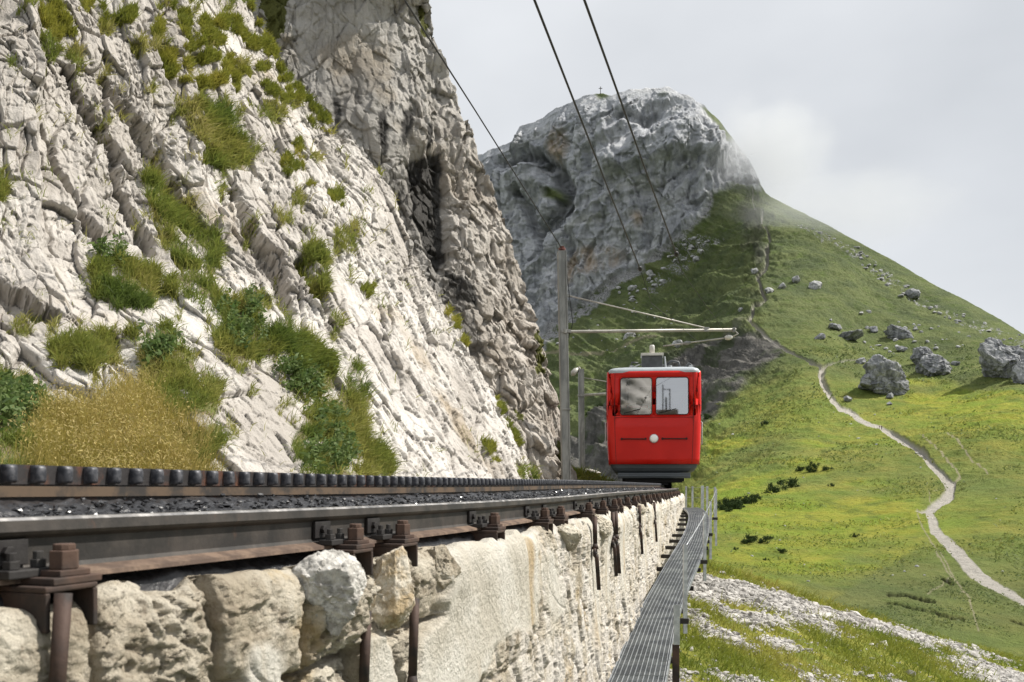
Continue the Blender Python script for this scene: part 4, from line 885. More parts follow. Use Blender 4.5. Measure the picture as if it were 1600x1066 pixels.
def make_clamp():
    root = empty('sleeper_clamp')
    mb = MB(); channel(mb, 1.0, .105, .075, .010); mb.build('channel', m_rust, root, .003)
    mb = MB(); mb.box((.012, .085, .0065), (.098, .10, .012)); mb.box((.014, .098, .018), (.062, .055, .011)); mb.build('top_plate', m_rust, root, .002)
    mb = MB(); nut(mb, .012, .100, .0238, .025, .032, .72, .35); mb.build('anchor_nut', m_rust, root, .002)
    mb = MB(); mb.box((-.025, .056, .0195), (.10, .045, .014)); mb.build('clip_plate', m_rust2, root, .002)
    for x in (-.055, -.005): 
        mb = MB(); nut(mb, x, .058, .027, .0135, .014, .62, 1.0); mb.build('clip_bolt', m_rust2, root, .001)
    mb = MB(); mb.box((-.03, .0135, .052), (.075, .010, .044)); mb.box((-.03, .030, .0165), (.080, .034, .009)); mb.build('web_bracket', m_rust2, root, .0015)
    mb = MB(); mb.prism(hexa(.011, 6), Matrix.Translation((-.035, .019, .053)) @ Matrix.Rotation(R(-90), 4, 'X'), .011); mb.build('web_bolt', m_rust2, root, .001)
    return root
def make_rod(L1, L2):
    root = empty('tie_rod')
    mb = MB(); mb.tube([(0, 0, .0), (0, .004, -L1)], [.016, .0145], 12); mb.tube([(0, .004, -L1 + .001), (0, .004, -L1 - .05)], [.0145, .024], 12)
    mb.build('upper_rod', m_rod, root, 0, True)
    mb = MB()
    ring = [(.028 * math.sin(a), .004, -L1 - .078 + .036 * math.cos(a)) for a in np.linspace(0, 2 * math.pi, 17)]
    mb.tube(ring, .0115, 8, False); mb.build('fork_eye', m_rod, root, 0, True)
    mb = MB(); mb.tube([(-.03, .006, -L1 - .085), (.03, .006, -L1 - .085)], .013, 10); mb.build('eye_pin', m_rust2, root, 0, True)
    mb = MB(); mb.tube([(0, .006, -L1 - .10), (0, .015, -L1 - .13), (0, .03, -L1 - L2)], [.02, .014, .013], 10); mb.build('lower_rod', m_rod, root, 0, True)
    return root
cl0 = make_clamp(); rd0 = make_rod(.25, .42)
apx = [27, 506, 584, 737, 822, 849, 897]
cY = [float(Y_of_px(a)) for a in apx]
while cY[-1] < 21.5: cY.append(cY[-1] + (.34 if len(cY) % 3 == 0 else .72))
ordw = ['', '', '', '', 'fourth', 'fifth', 'sixth', 'seventh', 'eighth', 'ninth', 'tenth', 'eleventh', 'twelfth', 'thirteenth', 'fourteenth', 'fifteenth', 'sixteenth', 'seventeenth', 'eighteenth', 'nineteenth', 'twentieth']
def ordinal(k): return ordw[k] if k < len(ordw) else ['twenty-first', 'twenty-second', 'twenty-third', 'twenty-fourth', 'twenty-fifth', 'twenty-sixth', 'twenty-seventh', 'twenty-eighth', 'twenty-ninth', 'thirtieth', 'thirty-first', 'thirty-second', 'thirty-third', 'thirty-fourth', 'thirty-fifth', 'thirty-sixth', 'thirty-seventh', 'thirty-eighth'][k - len(ordw)]
for i, Yc in enumerate(cY):
    o = cl0 if i == 0 else copy_tree(cl0)
    p, T, N = frame(np.array([Yc])); p, T, N = p[0], T[0], N[0]
    o.matrix_world = Matrix(((T[0], N[0], 0, p[0]), (T[1], N[1], 0, p[1]), (0, 0, 1, p[2] - .123), (0, 0, 0, 1))) @ Matrix.Diagonal((1.22, 1.0, 1.12, 1))
    lab = ['big blurred rusty channel clamp in the lower left corner under the rail', 'rusty channel clamp sitting above the left half of the grey and white boulder', 'rusty channel clamp directly right of the one above the white boulder', 'rusty channel clamp standing alone above the smooth plaster part of the wall'][i] if i < 4 else ordinal(i + 1 if i + 1 >= 4 else i) + ' rusty rail clamp from the left along the near rail'
    tag(o, lab, 'rail clamp', 'rusty clamps holding the near rail')
k = 0
rods = [(27, -.038, .02, 1), (506, -.06, .20, 1), (584, -.055, .16, 1.0), (889, .0, .0, 1), (922, .0, 0, 1), (928, 0, 0, 1), (972, 0, 0, 1), (1000, 0, 0, 1)]
rl = ['thick rusty tie rod hanging below the clamp in the lower left corner', 'brown tie rod with forked eye coming out below the grey and white boulder', 'brown tie rod with open forked eye below the ochre sided boulder', 'long dark tie rod with round joint right of the plaster panel']
for i, (px_, dx_, dz_, kz) in enumerate(rods):
    o = rd0 if i == 0 else copy_tree(rd0)
    Yc = float(Y_of_px(px_)); p, T, N = frame(np.array([Yc])); p, T, N = p[0] + N[0] * (.15 if i == 0 else .112) + T[0] * dx_, T[0], N[0]
    th = R(6 if i < 3 else 2); z_ = p[2] - (.135 if i not in (1, 2) else .30)
    o.matrix_world = Matrix(((T[0], N[0], 0, p[0]), (T[1], N[1], 0, p[1]), (0, 0, 1, z_), (0, 0, 0, 1))) @ Matrix.Translation((0, .062 if 0 < i < 3 else (.06 if i >= 3 else 0), 0)) @ Matrix.Rotation(th, 4, 'Y') @ Matrix.Diagonal((1, 1, 1 if i < 3 else .72, 1))
    tag(o, rl[i] if i < 4 else ['', '', '', '', 'fifth', 'sixth', 'seventh', 'eighth', 'ninth', 'tenth'][i] + ' dark tie rod from the left on the wall face', 'tie rod', 'iron tie rods hanging on the retaining wall')

# ------------------------------------------------------------------ walkway of steel grating
wkp = [(4.0, .30, -1.43), (6.5, .845, -1.34), (9.24, 1.417, -1.23), (11.9, 2.13, -.944), (15.8, 3.04, -.765), (19, 3.69, -.61), (22.5, 4.18, -.545), (26, 4.50, -.60)]
wX, wZ = spline([(a, b) for a, b, c in wkp]), spline([(a, c) for a, b, c in wkp])
HW = .19
M = Mat('galvanised_steel', .42, .75, .5); M.color(M.mix(M.ramp(M.noise(14, 5, .6), .4, .62), (.42, .435, .45), (.60, .62, .63))); m_galv = M.m
M = Mat('galvanised_grating', .5, .55, .5); M.color(M.mix(M.ramp(M.noise(5, 5, .6), .4, .62), (.21, .225, .24), (.33, .35, .36))); m_grate = M.m
m_beam = simple('beam_steel', (.05, .045, .042), .7, .3, .3, .2, 8)
walk = empty('metal_walkway', (float(wX(10)), 10, float(wZ(10)))); tag(walk, 'narrow galvanised grating walkway with posts beside the retaining wall', 'walkway')
ko = -Vector(walk.location)
def wfr(Y):
    e = .05; p_ = Vector((float(wX(Y)), Y, float(wZ(Y)))); t = Vector((float(wX(Y + e) - wX(Y - e)), 2 * e, float(wZ(Y + e) - wZ(Y - e)))).normalized(); n = Vector((t.y, -t.x, 0)).normalized(); return p_, t, n
def kidw(o): o.location = ko; o.parent = walk; return o
ed = list(np.arange(4.0, 25.9, 2.74)); 
for a, b in zip(ed[:-1], ed[1:]):
    mb = MB(); b -= .02
    def bar(x, w_, h_, top=0.0):
        rings = []
        for Yq in np.linspace(a, b, 7):
            p_, t, n = wfr(Yq); rings.append([p_ + n * (x - w_ / 2) + Vector((0, 0, top)), p_ + n * (x + w_ / 2) + Vector((0, 0, top)), p_ + n * (x + w_ / 2) + Vector((0, 0, top - h_)), p_ + n * (x - w_ / 2) + Vector((0, 0, top - h_))])
        mb.loft(rings)
    for k in range(11): bar(-HW + .0175 + k * .0345, .006, .030)
    for s in (-1, 1): bar(s * HW, .010, .045, .006)
    L = b - a; n_ = int(L / .026)
    for k in range(n_):
        p_, t, n = wfr(a + (k + .5) * L / n_); mb.box(p_ + Vector((0, 0, -.010)), (2 * HW, .005, .012), Matrix((n, t, n.cross(t))).transposed())
    kidw(mb.build('grating_panel', m_grate))
for Yq in np.arange(5.6, 25, 1.02):
    p_, t, n = wfr(Yq); mb = MB(); q = p_ - n * .17 + Vector((0, 0, -.075)); mb.box(q, (2 * HW + .40, .055, .05), Matrix((n, Vector((-n.y, n.x, 0)), Vector((0, 0, 1)))).transposed()); kidw(mb.build('support_beam', m_beam, bevel=.004))
posts = [(9.0, 851, 990, 1071), (12.0, 801, 908, 1101.5), (15.5, 783, 874, 1110.5), (18.6, 764, 853, 1119)]
tops = []
for Yq, yt, yb, px_ in posts:
    x_ = (px_ - 800) / F * Yq; zt = (HZ - yt) / F * Yq; zb = (HZ - yb) / F * Yq; mb = MB()
    w_ = .036; mb.box((x_, Yq, (zt + zb) / 2), (w_, .006, zt - zb)); mb.box((x_ - w_ / 2 + .003, Yq + .018, (zt + zb) / 2), (.006, .03, zt - zb)); mb.box((x_ + w_ / 2 - .003, Yq + .018, (zt + zb) / 2 - .002), (.006, .03, zt - zb))
    o = kidw(mb.build('railing_post', m_galv)); tops.append(Vector((x_, Yq, zt - .02)))
    mb = MB(); mb.box((x_ - .02, Yq + .01, float(wZ(Yq)) - .03), (.10, .05, .05)); kidw(mb.build('post_bracket', m_beam, bevel=.004))
mb = MB(); x_ = (1057.5 - 800) / F * 7.2; mb.box((x_, 7.2, -1.05 + .0), (.045, .008, .30)); kidw(mb.build('joint_plate', m_galv))
mb = MB(); mb.box((x_ - .004, 7.22, -1.36), (.05, .03, .32)); kidw(mb.build('post_stub', m_rust, bevel=.003))
for px_, Yq, yt in [(1072, 24.6, 760), (1082, 24.2, 760), (1097.5, 22.5, 759), (1105, 21.6, 760), (1117, 20.6, 761)]:
    x_ = (px_ - 800) / F * Yq; zt = (HZ - yt) / F * Yq; zb = float(wZ(Yq)) - .12 if px_ < 1110 else -1.05; mb = MB(); w_ = .065 if 1095 < px_ < 1100 else .044
    mb.box((x_, Yq, (zt + zb) / 2), (w_, .03, zt - zb)); kidw(mb.build('railing_post', m_galv)); tops.append(Vector((x_, Yq, zt - .03)))
def sag(a, b, s, n=9): return [a.lerp(b, t) - Vector((0, 0, 4 * s * t * (1 - t))) for t in np.linspace(0, 1, n)]
order = tops[:4] + [tops[8], tops[7], tops[6], tops[5], tops[4]]
for a, b in zip(order[:-1], order[1:]):
    mb = MB(); mb.tube(sag(a, b, .01), .006 if a.y < 12 else .004, 6); kidw(mb.build('hand_wire', m_galv, smooth=True))
    if a.y > 15:
        mb = MB(); dn = Vector((0, 0, .25)); mb.tube(sag(a - dn, b - dn, .01), .003, 5); kidw(mb.build('hand_wire', m_galv, smooth=True))

# ------------------------------------------------------------------ catenary poles and wires
M = Mat('mast_steel', .55, .5, .4); M.color(M.mix(M.ramp(M.noise(6, 6, .65, M.coord((1, 1, .25))), .38, .62), (.17, .172, .165), (.29, .29, .275))); m_mast = M.m
m_tube = simple('arm_tube_steel', (.46, .44, .40), .5, .5, .4, .15, 5)
m_ins = simple('brown_insulator', (.16, .05, .035), .3, 0, .5, .2, 5)
m_wire = simple('black_wire', (.02, .02, .02), .5, .3, .4)
m_white = simple('white_insulator', (.62, .60, .55), .35, 0, .5, .08, 4)
def at(px, py, Y): return Vector(P(px, py, Y))
def mast(Yp, px_b, px_t, y_t, wd, zb, first):
    b = at(px_b, HZ, Yp); b.z = zb; t = at(px_t, y_t, Yp); ax = (t - b)
    root = empty('catenary_pole', b)
    X = Vector((1, .12, 0)).normalized(); Yv_ = Vector((-X.y, X.x, 0)); rings = lambda x0, x1, y0, y1: [[b + X * x + Yv_ * y - b + ax * 0 for x, y in ((x0, y0), (x1, y0), (x1, y1), (x0, y1))], [ax + X * x + Yv_ * y for x, y in ((x0, y0), (x1, y0), (x1, y1), (x0, y1))]]
    mb = MB(); h = wd / 2
    mb.loft([[v for v in q] for q in rings(-h, h * .62, -h * .9, h * .9)])
    mb.loft([[v for v in q] for q in rings(h * .66, h, -h, h)])
    mb.loft([[v for v in q] for q in rings(-h * 1.06, -h * .98, -h, h)])
    mb.build('mast', m_mast, root, .006)
    return root, b, t
Yp = 22.0
pole, b, t = mast(Yp, 885.5, 878, 393, .19, -.5, True); tag(pole, 'tall grey catenary pole with a long arm beside the rock nose', 'catenary pole')
lo = -b
def kp(o, root=pole, l=None): o.location = l if l is not None else lo; o.parent = root; return o
mb = MB(); mb.tube([t + Vector((0, 0, -.02)), t + Vector((0, 0, .03)), t + Vector((0, 0, .031)), t + Vector((0, 0, .07)), t + Vector((0, 0, .071)), t + Vector((0, 0, .11))], [.05, .05, .085, .085, .05, .06], 12); kp(mb.build('top_insulator', m_ins, smooth=False))
a0, a1 = at(884, 518.5, Yp), at(1150, 515.5, Yp - .5); mb = MB(); mb.tube([a0 + Vector((-.12, 0, 0)), a0, a1], .036, 10); kp(mb.build('arm', m_tube, smooth=True))
mb = MB(); mb.tube([a0 + Vector((-.02, -.11, -.05)), a0 + Vector((-.02, -.11, .05))], .035, 8); mb.box(a0 + Vector((0, 0, 0)), (.225, .225, .07)); mb.box(at(884, 640, Yp), (.22, .22, .035)); kp(mb.build('pole_band', m_mast, bevel=.004))
s0_, s1_ = at(887, 462, Yp), at(1104, 513, Yp - .42); mb = MB(); mb.tube([s0_, s1_], .016, 8); kp(mb.build('stay_rod', m_tube, smooth=True))
mb = MB(); mb.box(at(1104, 515, Yp - .42), (.12, .06, .10)); mb.box(at(1147, 515.5, Yp - .5), (.05, .1, .10)); mb.box(s0_, (.10, .08, .07)); kp(mb.build('arm_clamp', m_mast, bevel=.006))
d0, d1 = at(1036, 541, Yp - .3), at(1140, 527.5, Yp - .5)
mb = MB(); mb.tube([d0, d0.lerp(d1, .36), d1], .017, 8); kp(mb.build('steady_arm', m_tube, smooth=True))
mb = MB(); mb.tube([d1 + Vector((-.10, 0, -.01)), d1 + Vector((-.05, 0, 0)), d1, d1 + Vector((.06, 0, .01))], [.04, .06, .06, .035], 10); kp(mb.build('insulator', m_white, smooth=True))
mb = MB(); mb.tube([d0.lerp(d1, .30), d0.lerp(d1, .36), d0.lerp(d1, .42)], [.03, .05, .03], 10); kp(mb.build('insulator', m_mast, smooth=True))
mb = MB(); mb.tube([a1 + Vector((-.02, 0, -.03)), a1 + Vector((.05, 0, -.08)), d1 + Vector((.06, 0, .01))], .016, 8); kp(mb.build('drop_link', m_tube, smooth=True))
mb = MB(); mb.tube([t + Vector((.09, -.03, -.1)), at(887, 440, Yp - .02), at(892, 480, Yp - .05), at(895, 505, Yp - .04), at(887.5, 530, Yp - .03)], .010, 6); kp(mb.build('cable', m_wire, smooth=True))
# second pole behind
Yq = 38.0
pole2, b2, t2 = mast(Yq, 909.5, 908, 577, .20, -.6, False); tag(pole2, 'smaller catenary pole with a lamp standing behind the red car', 'catenary pole')
lo2 = -b2
kq = lambda o: kp(o, pole2, lo2)
mb = MB(); a0_, a1_ = at(903, 618, Yq), at(1010, 612, Yq - 1); mb.tube([a0_, a1_], .05, 8); kq(mb.build('arm', m_tube, smooth=True))
mb = MB(); mb.tube([at(910, 590, Yq), at(985, 603, Yq - .7)], .02, 6); kq(mb.build('stay_rod', m_tube, smooth=True))
mb = MB(); mb.box(at(909, 618, Yq), (.28, .28, .10)); kq(mb.build('pole_band', m_mast))
mb = MB(); mb.tube([t2 + Vector((0, 0, -.05)), at(905, 574, Yq), at(902, 575, Yq)], .025, 8); kq(mb.build('lamp_arm', m_tube, smooth=True))
mb = MB(); l0, l1 = at(903, 575.5, Yq), at(892.5, 587, Yq - .1); mb.tube([l0, l0.lerp(l1, .25), l0.lerp(l1, .7), l1], [.04, .11, .12, .03], 10); kq(mb.build('lamp_head', m_tube, smooth=True))
# overhead wires
def wire(name, pts, r0, label, bead=None, tail=None):
    root = empty(name, pts[0]); lo_ = -Vector(pts[0]); tag(root, label, 'wire', 'overhead wires of the railway')
    mb = MB(); mb.tube(pts, r0, 6); kp(mb.build('wire', m_wire, smooth=True), root, lo_)
    if bead is not None:
        mb = MB(); d = (Vector(pts[-1]) - Vector(pts[-2])).normalized(); mb.tube([bead - d * .10, bead - d * .03, bead + d * .03, bead + d * .10], [.012, .035, .035, .012], 10); kp(mb.build('insulator', m_wire, smooth=True), root, lo_)
    if tail: mb = MB(); mb.tube(tail, .0045, 5); kp(mb.build('thin_wire', m_wire, smooth=True), root, lo_)
def toward(a, b, t): return a + (b - a) * t
w1a, w1b = at(835, 0, 6.34), at(1000, 420, 14.2); w1e = at(1090, 533, Yp - .4)
wire('overhead_wire', [toward(w1b, w1a, 1.6), w1a, w1a.lerp(w1b, .5) - Vector((0, 0, .012)), w1b], .0095, 'left of the two black contact wires above the track', w1b, [w1b, at(1018, 474, 16.6), w1e])
w2a, w2b = at(913, 0, 6.34), at(1057, 397, 13.3)
wire('overhead_wire', [toward(w2b, w2a, 1.6), w2a, w2a.lerp(w2b, .5) - Vector((0, 0, .012)), w2b], .0095, 'right of the two black contact wires above the track', w2b, [w2b, at(1066, 425, 14.6), at(1138, 526, Yp - .5)])
w3 = t + Vector((0, 0, .06)); w3a = at(635, 5, 10.8)
wire('overhead_wire', [toward(w3, w3a, 1.7), w3a, at(742, 172, 15.5), at(820, 296, 18.9), w3], .0125, 'thin feeder wire crossing the rock wall to the pole top')

# ------------------------------------------------------------------ red rack railway car
CARX, CARY = 3.37, 22.8
car = empty('railway_car', (CARX, CARY, 0), -R(6.8)); tag(car, 'red rack railway car coming down the track towards the camera', 'railway car')
M = Mat('red_paint', .38, 0, .28); M.b.inputs['Coat Weight'].default_value = .06; M.b.inputs['Coat Roughness'].default_value = .12
c = M.mix(M.ramp(M.noise(1.1, 5, .6), .4, .65), (.52, .009, .004), (.60, .013, .006)); c = M.mix(M.ramp(M.noise(2.2, 6, .65, M.coord((1, 1, .35))), .58, .74, 0, .35), c, (.48, .012, .007)); M.color(c); M.bump(M.noise(1.6, 3, .5), .10, .02); m_red = M.m
m_grey = simple('grey_skirt', (.085, .098, .108), .5, .1, .4, .12, 2, 0, (.07, .082, .092))
m_roof = simple('roof_grey', (.42, .46, .49), .42, .1, .5, .10, 2)
m_black = simple('underframe_black', (.018, .018, .019), .7, .2, .3)
m_gasket = simple('window_gasket', (.03, .012, .010), .6)
m_lightgrey = simple('equipment_grey', (.50, .52, .53), .45, .2, .5, .06, 4)
m_darkgrey = simple('equipment_dark', (.10, .105, .11), .5, .2, .4)
m_seat = simple('interior_brown', (.16, .12, .085), .7)
m_int = simple('interior_lining', (.30, .29, .27), .6)
M = Mat('headlight_lens', .15, 0, .6); M.color((.95, .95, .93)); m_lens = M.m
M = Mat('window_glass', .03, 0, .5)
tr = M.n('ShaderNodeBsdfTransparent'); tr.inputs[0].default_value = (.82, .86, .85, 1); gl = M.n('ShaderNodeBsdfGlossy'); gl.inputs['Roughness'].default_value = .02; gl.inputs[0].default_value = (.9, .92, .95, 1)
ms = M.n('ShaderNodeMixShader'); fr = M.n('ShaderNodeFresnel'); fr.inputs[0].default_value = 1.5; M.set(ms.inputs[0], M.math('ADD', fr.outputs[0], .42))
M.t.links.new(tr.outputs[0], ms.inputs[1]); M.t.links.new(gl.outputs[0], ms.inputs[2]); M.t.links.new(ms.outputs[0], M.t.nodes['Material Output'].inputs[0]); m_glass = M.m
LEN = 9.5; HB = 1.10; RC = .17
def tpr(z): return 1.0 - .055 * max(0, (1.55 - z) / 1.3) ** 1.5 - .012 * max(0, (z - 1.9)) ** 2
def B(x, y, z): return Vector((x * tpr(z), y, z))
mb = MB()
zs = [.49, .8, 1.1, 1.4, 1.62]; zt_ = [2.62, 2.70]
xs_f = [-(HB - RC), -.80, -.035, .035, .80, HB - RC]
def panel(fn, us, zlist, th=0.05):
    """grid of quads with fn(u, z) -> point"""
    for (u0, u1) in zip(us[:-1], us[1:]):
        for (z0, z1) in zip(zlist[:-1], zlist[1:]): mb.add([fn(u0, z0), fn(u1, z0), fn(u1, z1), fn(u0, z1)], [(0, 1, 2, 3)])
def outline(n=6):
    """plan outline as list of (x, y) from the left end of the front panel, round the right side"""
    pts = []
    return pts
f_front = lambda u, z: B(u, .035 * (u / HB) ** 2 + .02 * max(0, z - 1.6), z)
zwin0, zwin1 = 1.655, 2.555
full = [.49, .62, .85, 1.1, 1.35, zwin0]; top_ = [zwin1, 2.62, 2.70]
fine_x = lambda a, b, n: list(np.linspace(a, b, n + 1))
panel(f_front, fine_x(-(HB - RC), HB - RC, 10), full); panel(f_front, fine_x(-(HB - RC), HB - RC, 10), top_)
for a, b in ((-(HB - RC), -.80), (-.04, .04), (.82, HB - RC)): panel(f_front, [a, b], [zwin0, 1.9, 2.2, zwin1])
for s in (-1, 1):     # rounded corner posts
    def f_c(a, z, s=s): 
        y0 = .035 * ((HB - RC) / HB) ** 2 + .02 * max(0, z - 1.6); return B(s * (HB - RC + RC * math.sin(a)), y0 + RC * (1 - math.cos(a)), z)
    panel(f_c, list(np.linspace(0, math.pi / 2, 7)), full + [1.9, 2.2] + top_)
    f_s = lambda y, z, s=s: B(s * HB, y, z)
    ys = [RC + .03, .50]; wins = [.50 + k * 1.5 for k in range(6)]
    panel(f_s, [RC + .03] + [w_ + d for w_ in wins for d in (0, 1.3)] + [LEN], full); panel(f_s, [RC + .03] + [w_ + d for w_ in wins for d in (0, 1.3)] + [LEN], top_)
    edges = [RC + .03] + [w_ + d for w_ in wins for d in (0, 1.3)] + [LEN]
    for a, b in zip(edges[::2], edges[1::2]): panel(f_s, [a, b], [zwin0, 1.9, 2.2, zwin1])
for z0, z1 in ((.49, zwin0), (zwin1, 2.7)): mb.add([B(-HB, LEN, z0), B(HB, LEN, z0), B(HB, LEN, z1), B(-HB, LEN, z1)], [(0, 1, 2, 3)])
for a, b in ((-HB, -.8), (-.05, .05), (.8, HB)): mb.add([B(a, LEN, zwin0), B(b, LEN, zwin0), B(b, LEN, zwin1), B(a, LEN, zwin1)], [(0, 1, 2, 3)])
body = mb.build('body', m_red, car, smooth=True); 
sol = body.modifiers.new('thickness', 'SOLIDIFY'); sol.thickness = .045; sol.offset = 0
wl = body.modifiers.new('weld', 'WELD'); wl.merge_threshold = .002
body.modifiers.move(1, 0)
try: body.data.set_sharp_from_angle(angle=R(35))
except Exception: pass
def rrect(x0, x1, z0, z1, r, n=5):
    pts = []
    for cx_, cz_, a0 in ((x1 - r, z1 - r, 0), (x0 + r, z1 - r, 90), (x0 + r, z0 + r, 180), (x1 - r, z0 + r, 270)):
        for k in range(n + 1): a = R(a0 + 90 * k / n); pts.append((cx_ + r * math.cos(a), cz_ + r * math.sin(a)))
    return pts
def window(fn, x0, x1, z0, z1, nrm, name='window'):
    """gasket ring as the window, pane as its sub-part"""
    a, b = rrect(x0, x1, z0, z1, .07), rrect(x0 + .018, x1 - .018, z0 + .018, z1 - .018, .055); n = len(a)
    o = rrect(x0 - .005, x1 + .005, z0 - .005, z1 + .005, .012); mb = MB(); d = Vector(nrm)
    mb.loft([[fn(*p_) - d * .01 for p_ in o], [fn(*p_) + d * .030 for p_ in o], [fn(*p_) + d * .030 for p_ in a]], cap=False, mi=1)
    mb.loft([[fn(*p_) + d * .029 for p_ in a], [fn(*p_) + d * .036 for p_ in a], [fn(*p_) + d * .036 for p_ in b], [fn(*p_) - d * .01 for p_ in b]], cap=False)
    w_ = mb.build(name, [m_gasket, m_red], car)
    c_ = fn((x0 + x1) / 2, (z0 + z1) / 2); gx_ = (fn(x1, (z0 + z1) / 2) - fn(x0, (z0 + z1) / 2)) / (x1 - x0); gz_ = (fn((x0 + x1) / 2, z1) - fn((x0 + x1) / 2, z0)) / (z1 - z0)
    mb = MB(); mb.add([c_ + gx_ * (p_[0] - (x0 + x1) / 2) + gz_ * (p_[1] - (z0 + z1) / 2) + d * .010 for p_ in b], [tuple(range(n))]); mb.build('pane', m_glass, w_)
window(f_front, -.80, -.04, zwin0, zwin1, (0, -1, 0)); window(f_front, .04, .82, zwin0, zwin1, (0, -1, 0))
for s in (-1, 1):
    for w0 in wins: window(lambda y, z, s=s: B(s * HB, y, z), w0, w0 + 1.3, zwin0, zwin1, (s, 0, 0))
f_b = lambda u, z: B(u, LEN, z)
window(f_b, -.8, -.05, zwin0, zwin1, (0, 1, 0)); window(f_b, .05, .8, zwin0, zwin1, (0, 1, 0))
# roof: shallow dome with rolled edges
def plan(k, dz):
    pts = []; hb, r = HB * k - dz, RC
    for a in np.linspace(-math.pi / 2, 0, 7): pts.append((-hb + r + r * math.sin(a), .03 + dz + r - r * math.cos(a)))
    for x in np.linspace(-hb + r, hb - r, 9)[1:-1]: pts.append((x, .03 + dz))
    for a in np.linspace(0, math.pi / 2, 7): pts.append((hb - r + r * math.sin(a), .03 + dz + r - r * math.cos(a)))
    pts += [(hb, LEN - dz), (-hb, LEN - dz)]; return pts
mb = MB(); rings = []
for dz, z in ((-.015, 2.665), (-.02, 2.70), (0, 2.745), (.035, 2.775), (.10, 2.80), (.25, 2.825), (.55, 2.85)):
    rings.append([Vector((x * .985, y - .0, z)) for x, y in plan(.985, dz)])
mb.loft(rings); mb.build('roof', m_roof, car, smooth=True).data.set_sharp_from_angle(angle=R(50))
mb = MB(); rings = []
for z, dz in ((.49, .02), (.40, .04), (.32, .10), (.29, .16)): rings.append([Vector((x * tpr(z), y, z)) for x, y in plan(1.0, dz)])
mb.loft(rings); mb.build('skirt', m_grey, car, smooth=False, bevel=.004)
mb = MB(); mb.box((0, .12, .22), (1.72, .16, .13)); mb.box((0, .05, .205), (1.66, .05, .05)); mb.build('buffer_beam', m_grey, car, .02)
mb = MB(); mb.box((0, 1.0, .12), (1.35, 1.6, .14)); mb.box((0, 5, .15), (1.5, 8.6, .14)); mb.box((0, LEN - 1.2, .12), (1.3, 1.6, .14)); mb.box((.12, .4, .04), (.45, .3, .10)); mb.build('underframe', m_black, car, .01)
for y in (.8, 2.4, LEN - 2.2, LEN - .8):
    for s in (-1, 1):
        mb = MB(); Mx = Matrix.Translation((s * .40, y, .115)) @ Matrix.Rotation(R(90), 4, 'Y'); mb.prism(hexa(.20, 28), Mx @ Matrix.Translation((0, 0, -.05)), .10); mb.prism(hexa(.215, 28), Mx @ Matrix.Translation((0, 0, -s * .05 - .01)), .02); mb.build('wheel', m_black, car)
for s in (-1, 1):
    mb = MB(); mb.loft([[f_front(s * .925 + dx_, z) + Vector((0, dy_, 0)) for dx_, dy_ in ((-.005, -.024), (.005, -.024), (.005, .01), (-.005, .01))] for z in (.52, .9, 1.3, 1.7, 2.2, 2.66)]); mb.build('panel_seam', m_gasket, car)
mb = MB(); mb.loft([[f_front(x, 1.60 + dz_) + Vector((0, dy_, 0)) for dz_, dy_ in ((-.004, -.024), (.004, -.024), (.004, .01), (-.004, .01))] for x in np.linspace(-.92, .92, 9)]); mb.build('panel_seam', m_gasket, car)
mb = MB(); mb.loft([[f_front(x, 2.645 + dz_) + Vector((0, dy_, 0)) for dz_, dy_ in ((-.012, -.035), (.012, -.035), (.012, .01), (-.012, .01))] for x in np.linspace(-.92, .92, 9)]); mb.build('rain_gutter', m_red, car)
# headlight, handrail bar, lamp brackets
mb = MB(); Mx = Matrix.Translation((0.0, .0, 1.095)) @ Matrix.Rotation(R(90), 4, 'X'); mb.prism(hexa(.105, 28), Mx, .075); hl = mb.build('headlight', m_lightgrey, car, .012)
mb = MB(); rg = []
for k, (rr, d) in enumerate(((.092, .076), (.085, .088), (.055, .098), (.02, .102))): rg.append([Mx @ Vector((x, y, d)) for x, y in hexa(rr, 24)])
mb.loft(rg); mb.build('lens', m_lens, hl, smooth=True)
for x0, x1 in ((-.76, -.20), (.20, .76)):
    mb = MB(); mb.tube([(x0, -.045, 1.09), (x1, -.045, 1.085)], .014, 8)
    for x in (x0, x1): mb.tube([(x, .03, 1.09), (x, -.05, 1.09)], .028, 8)
    mb.build('hand_bar', m_gasket, car, smooth=False)
for s in (-1, 1):
    mb = MB(); mb.tube([(s * .42 - .3, -.03, 1.70), (s * .42 + .1, -.045, 1.80)], .008, 6); mb.build('wiper', m_black, car)
    mb = MB(); mb.box((s * (HB + .02), .32, 2.18), (.04, .10, .62)); mb.build('side_mirror', m_black, car, .015)
    mb = MB(); mb.tube([(s * (HB - .0), .36, .95), (s * (HB + .05), .36, .98), (s * (HB + .05), .36, 1.5), (s * (HB - .01), .36, 1.53)], .014, 8); mb.build('grab_rail', m_lightgrey, car, smooth=True)
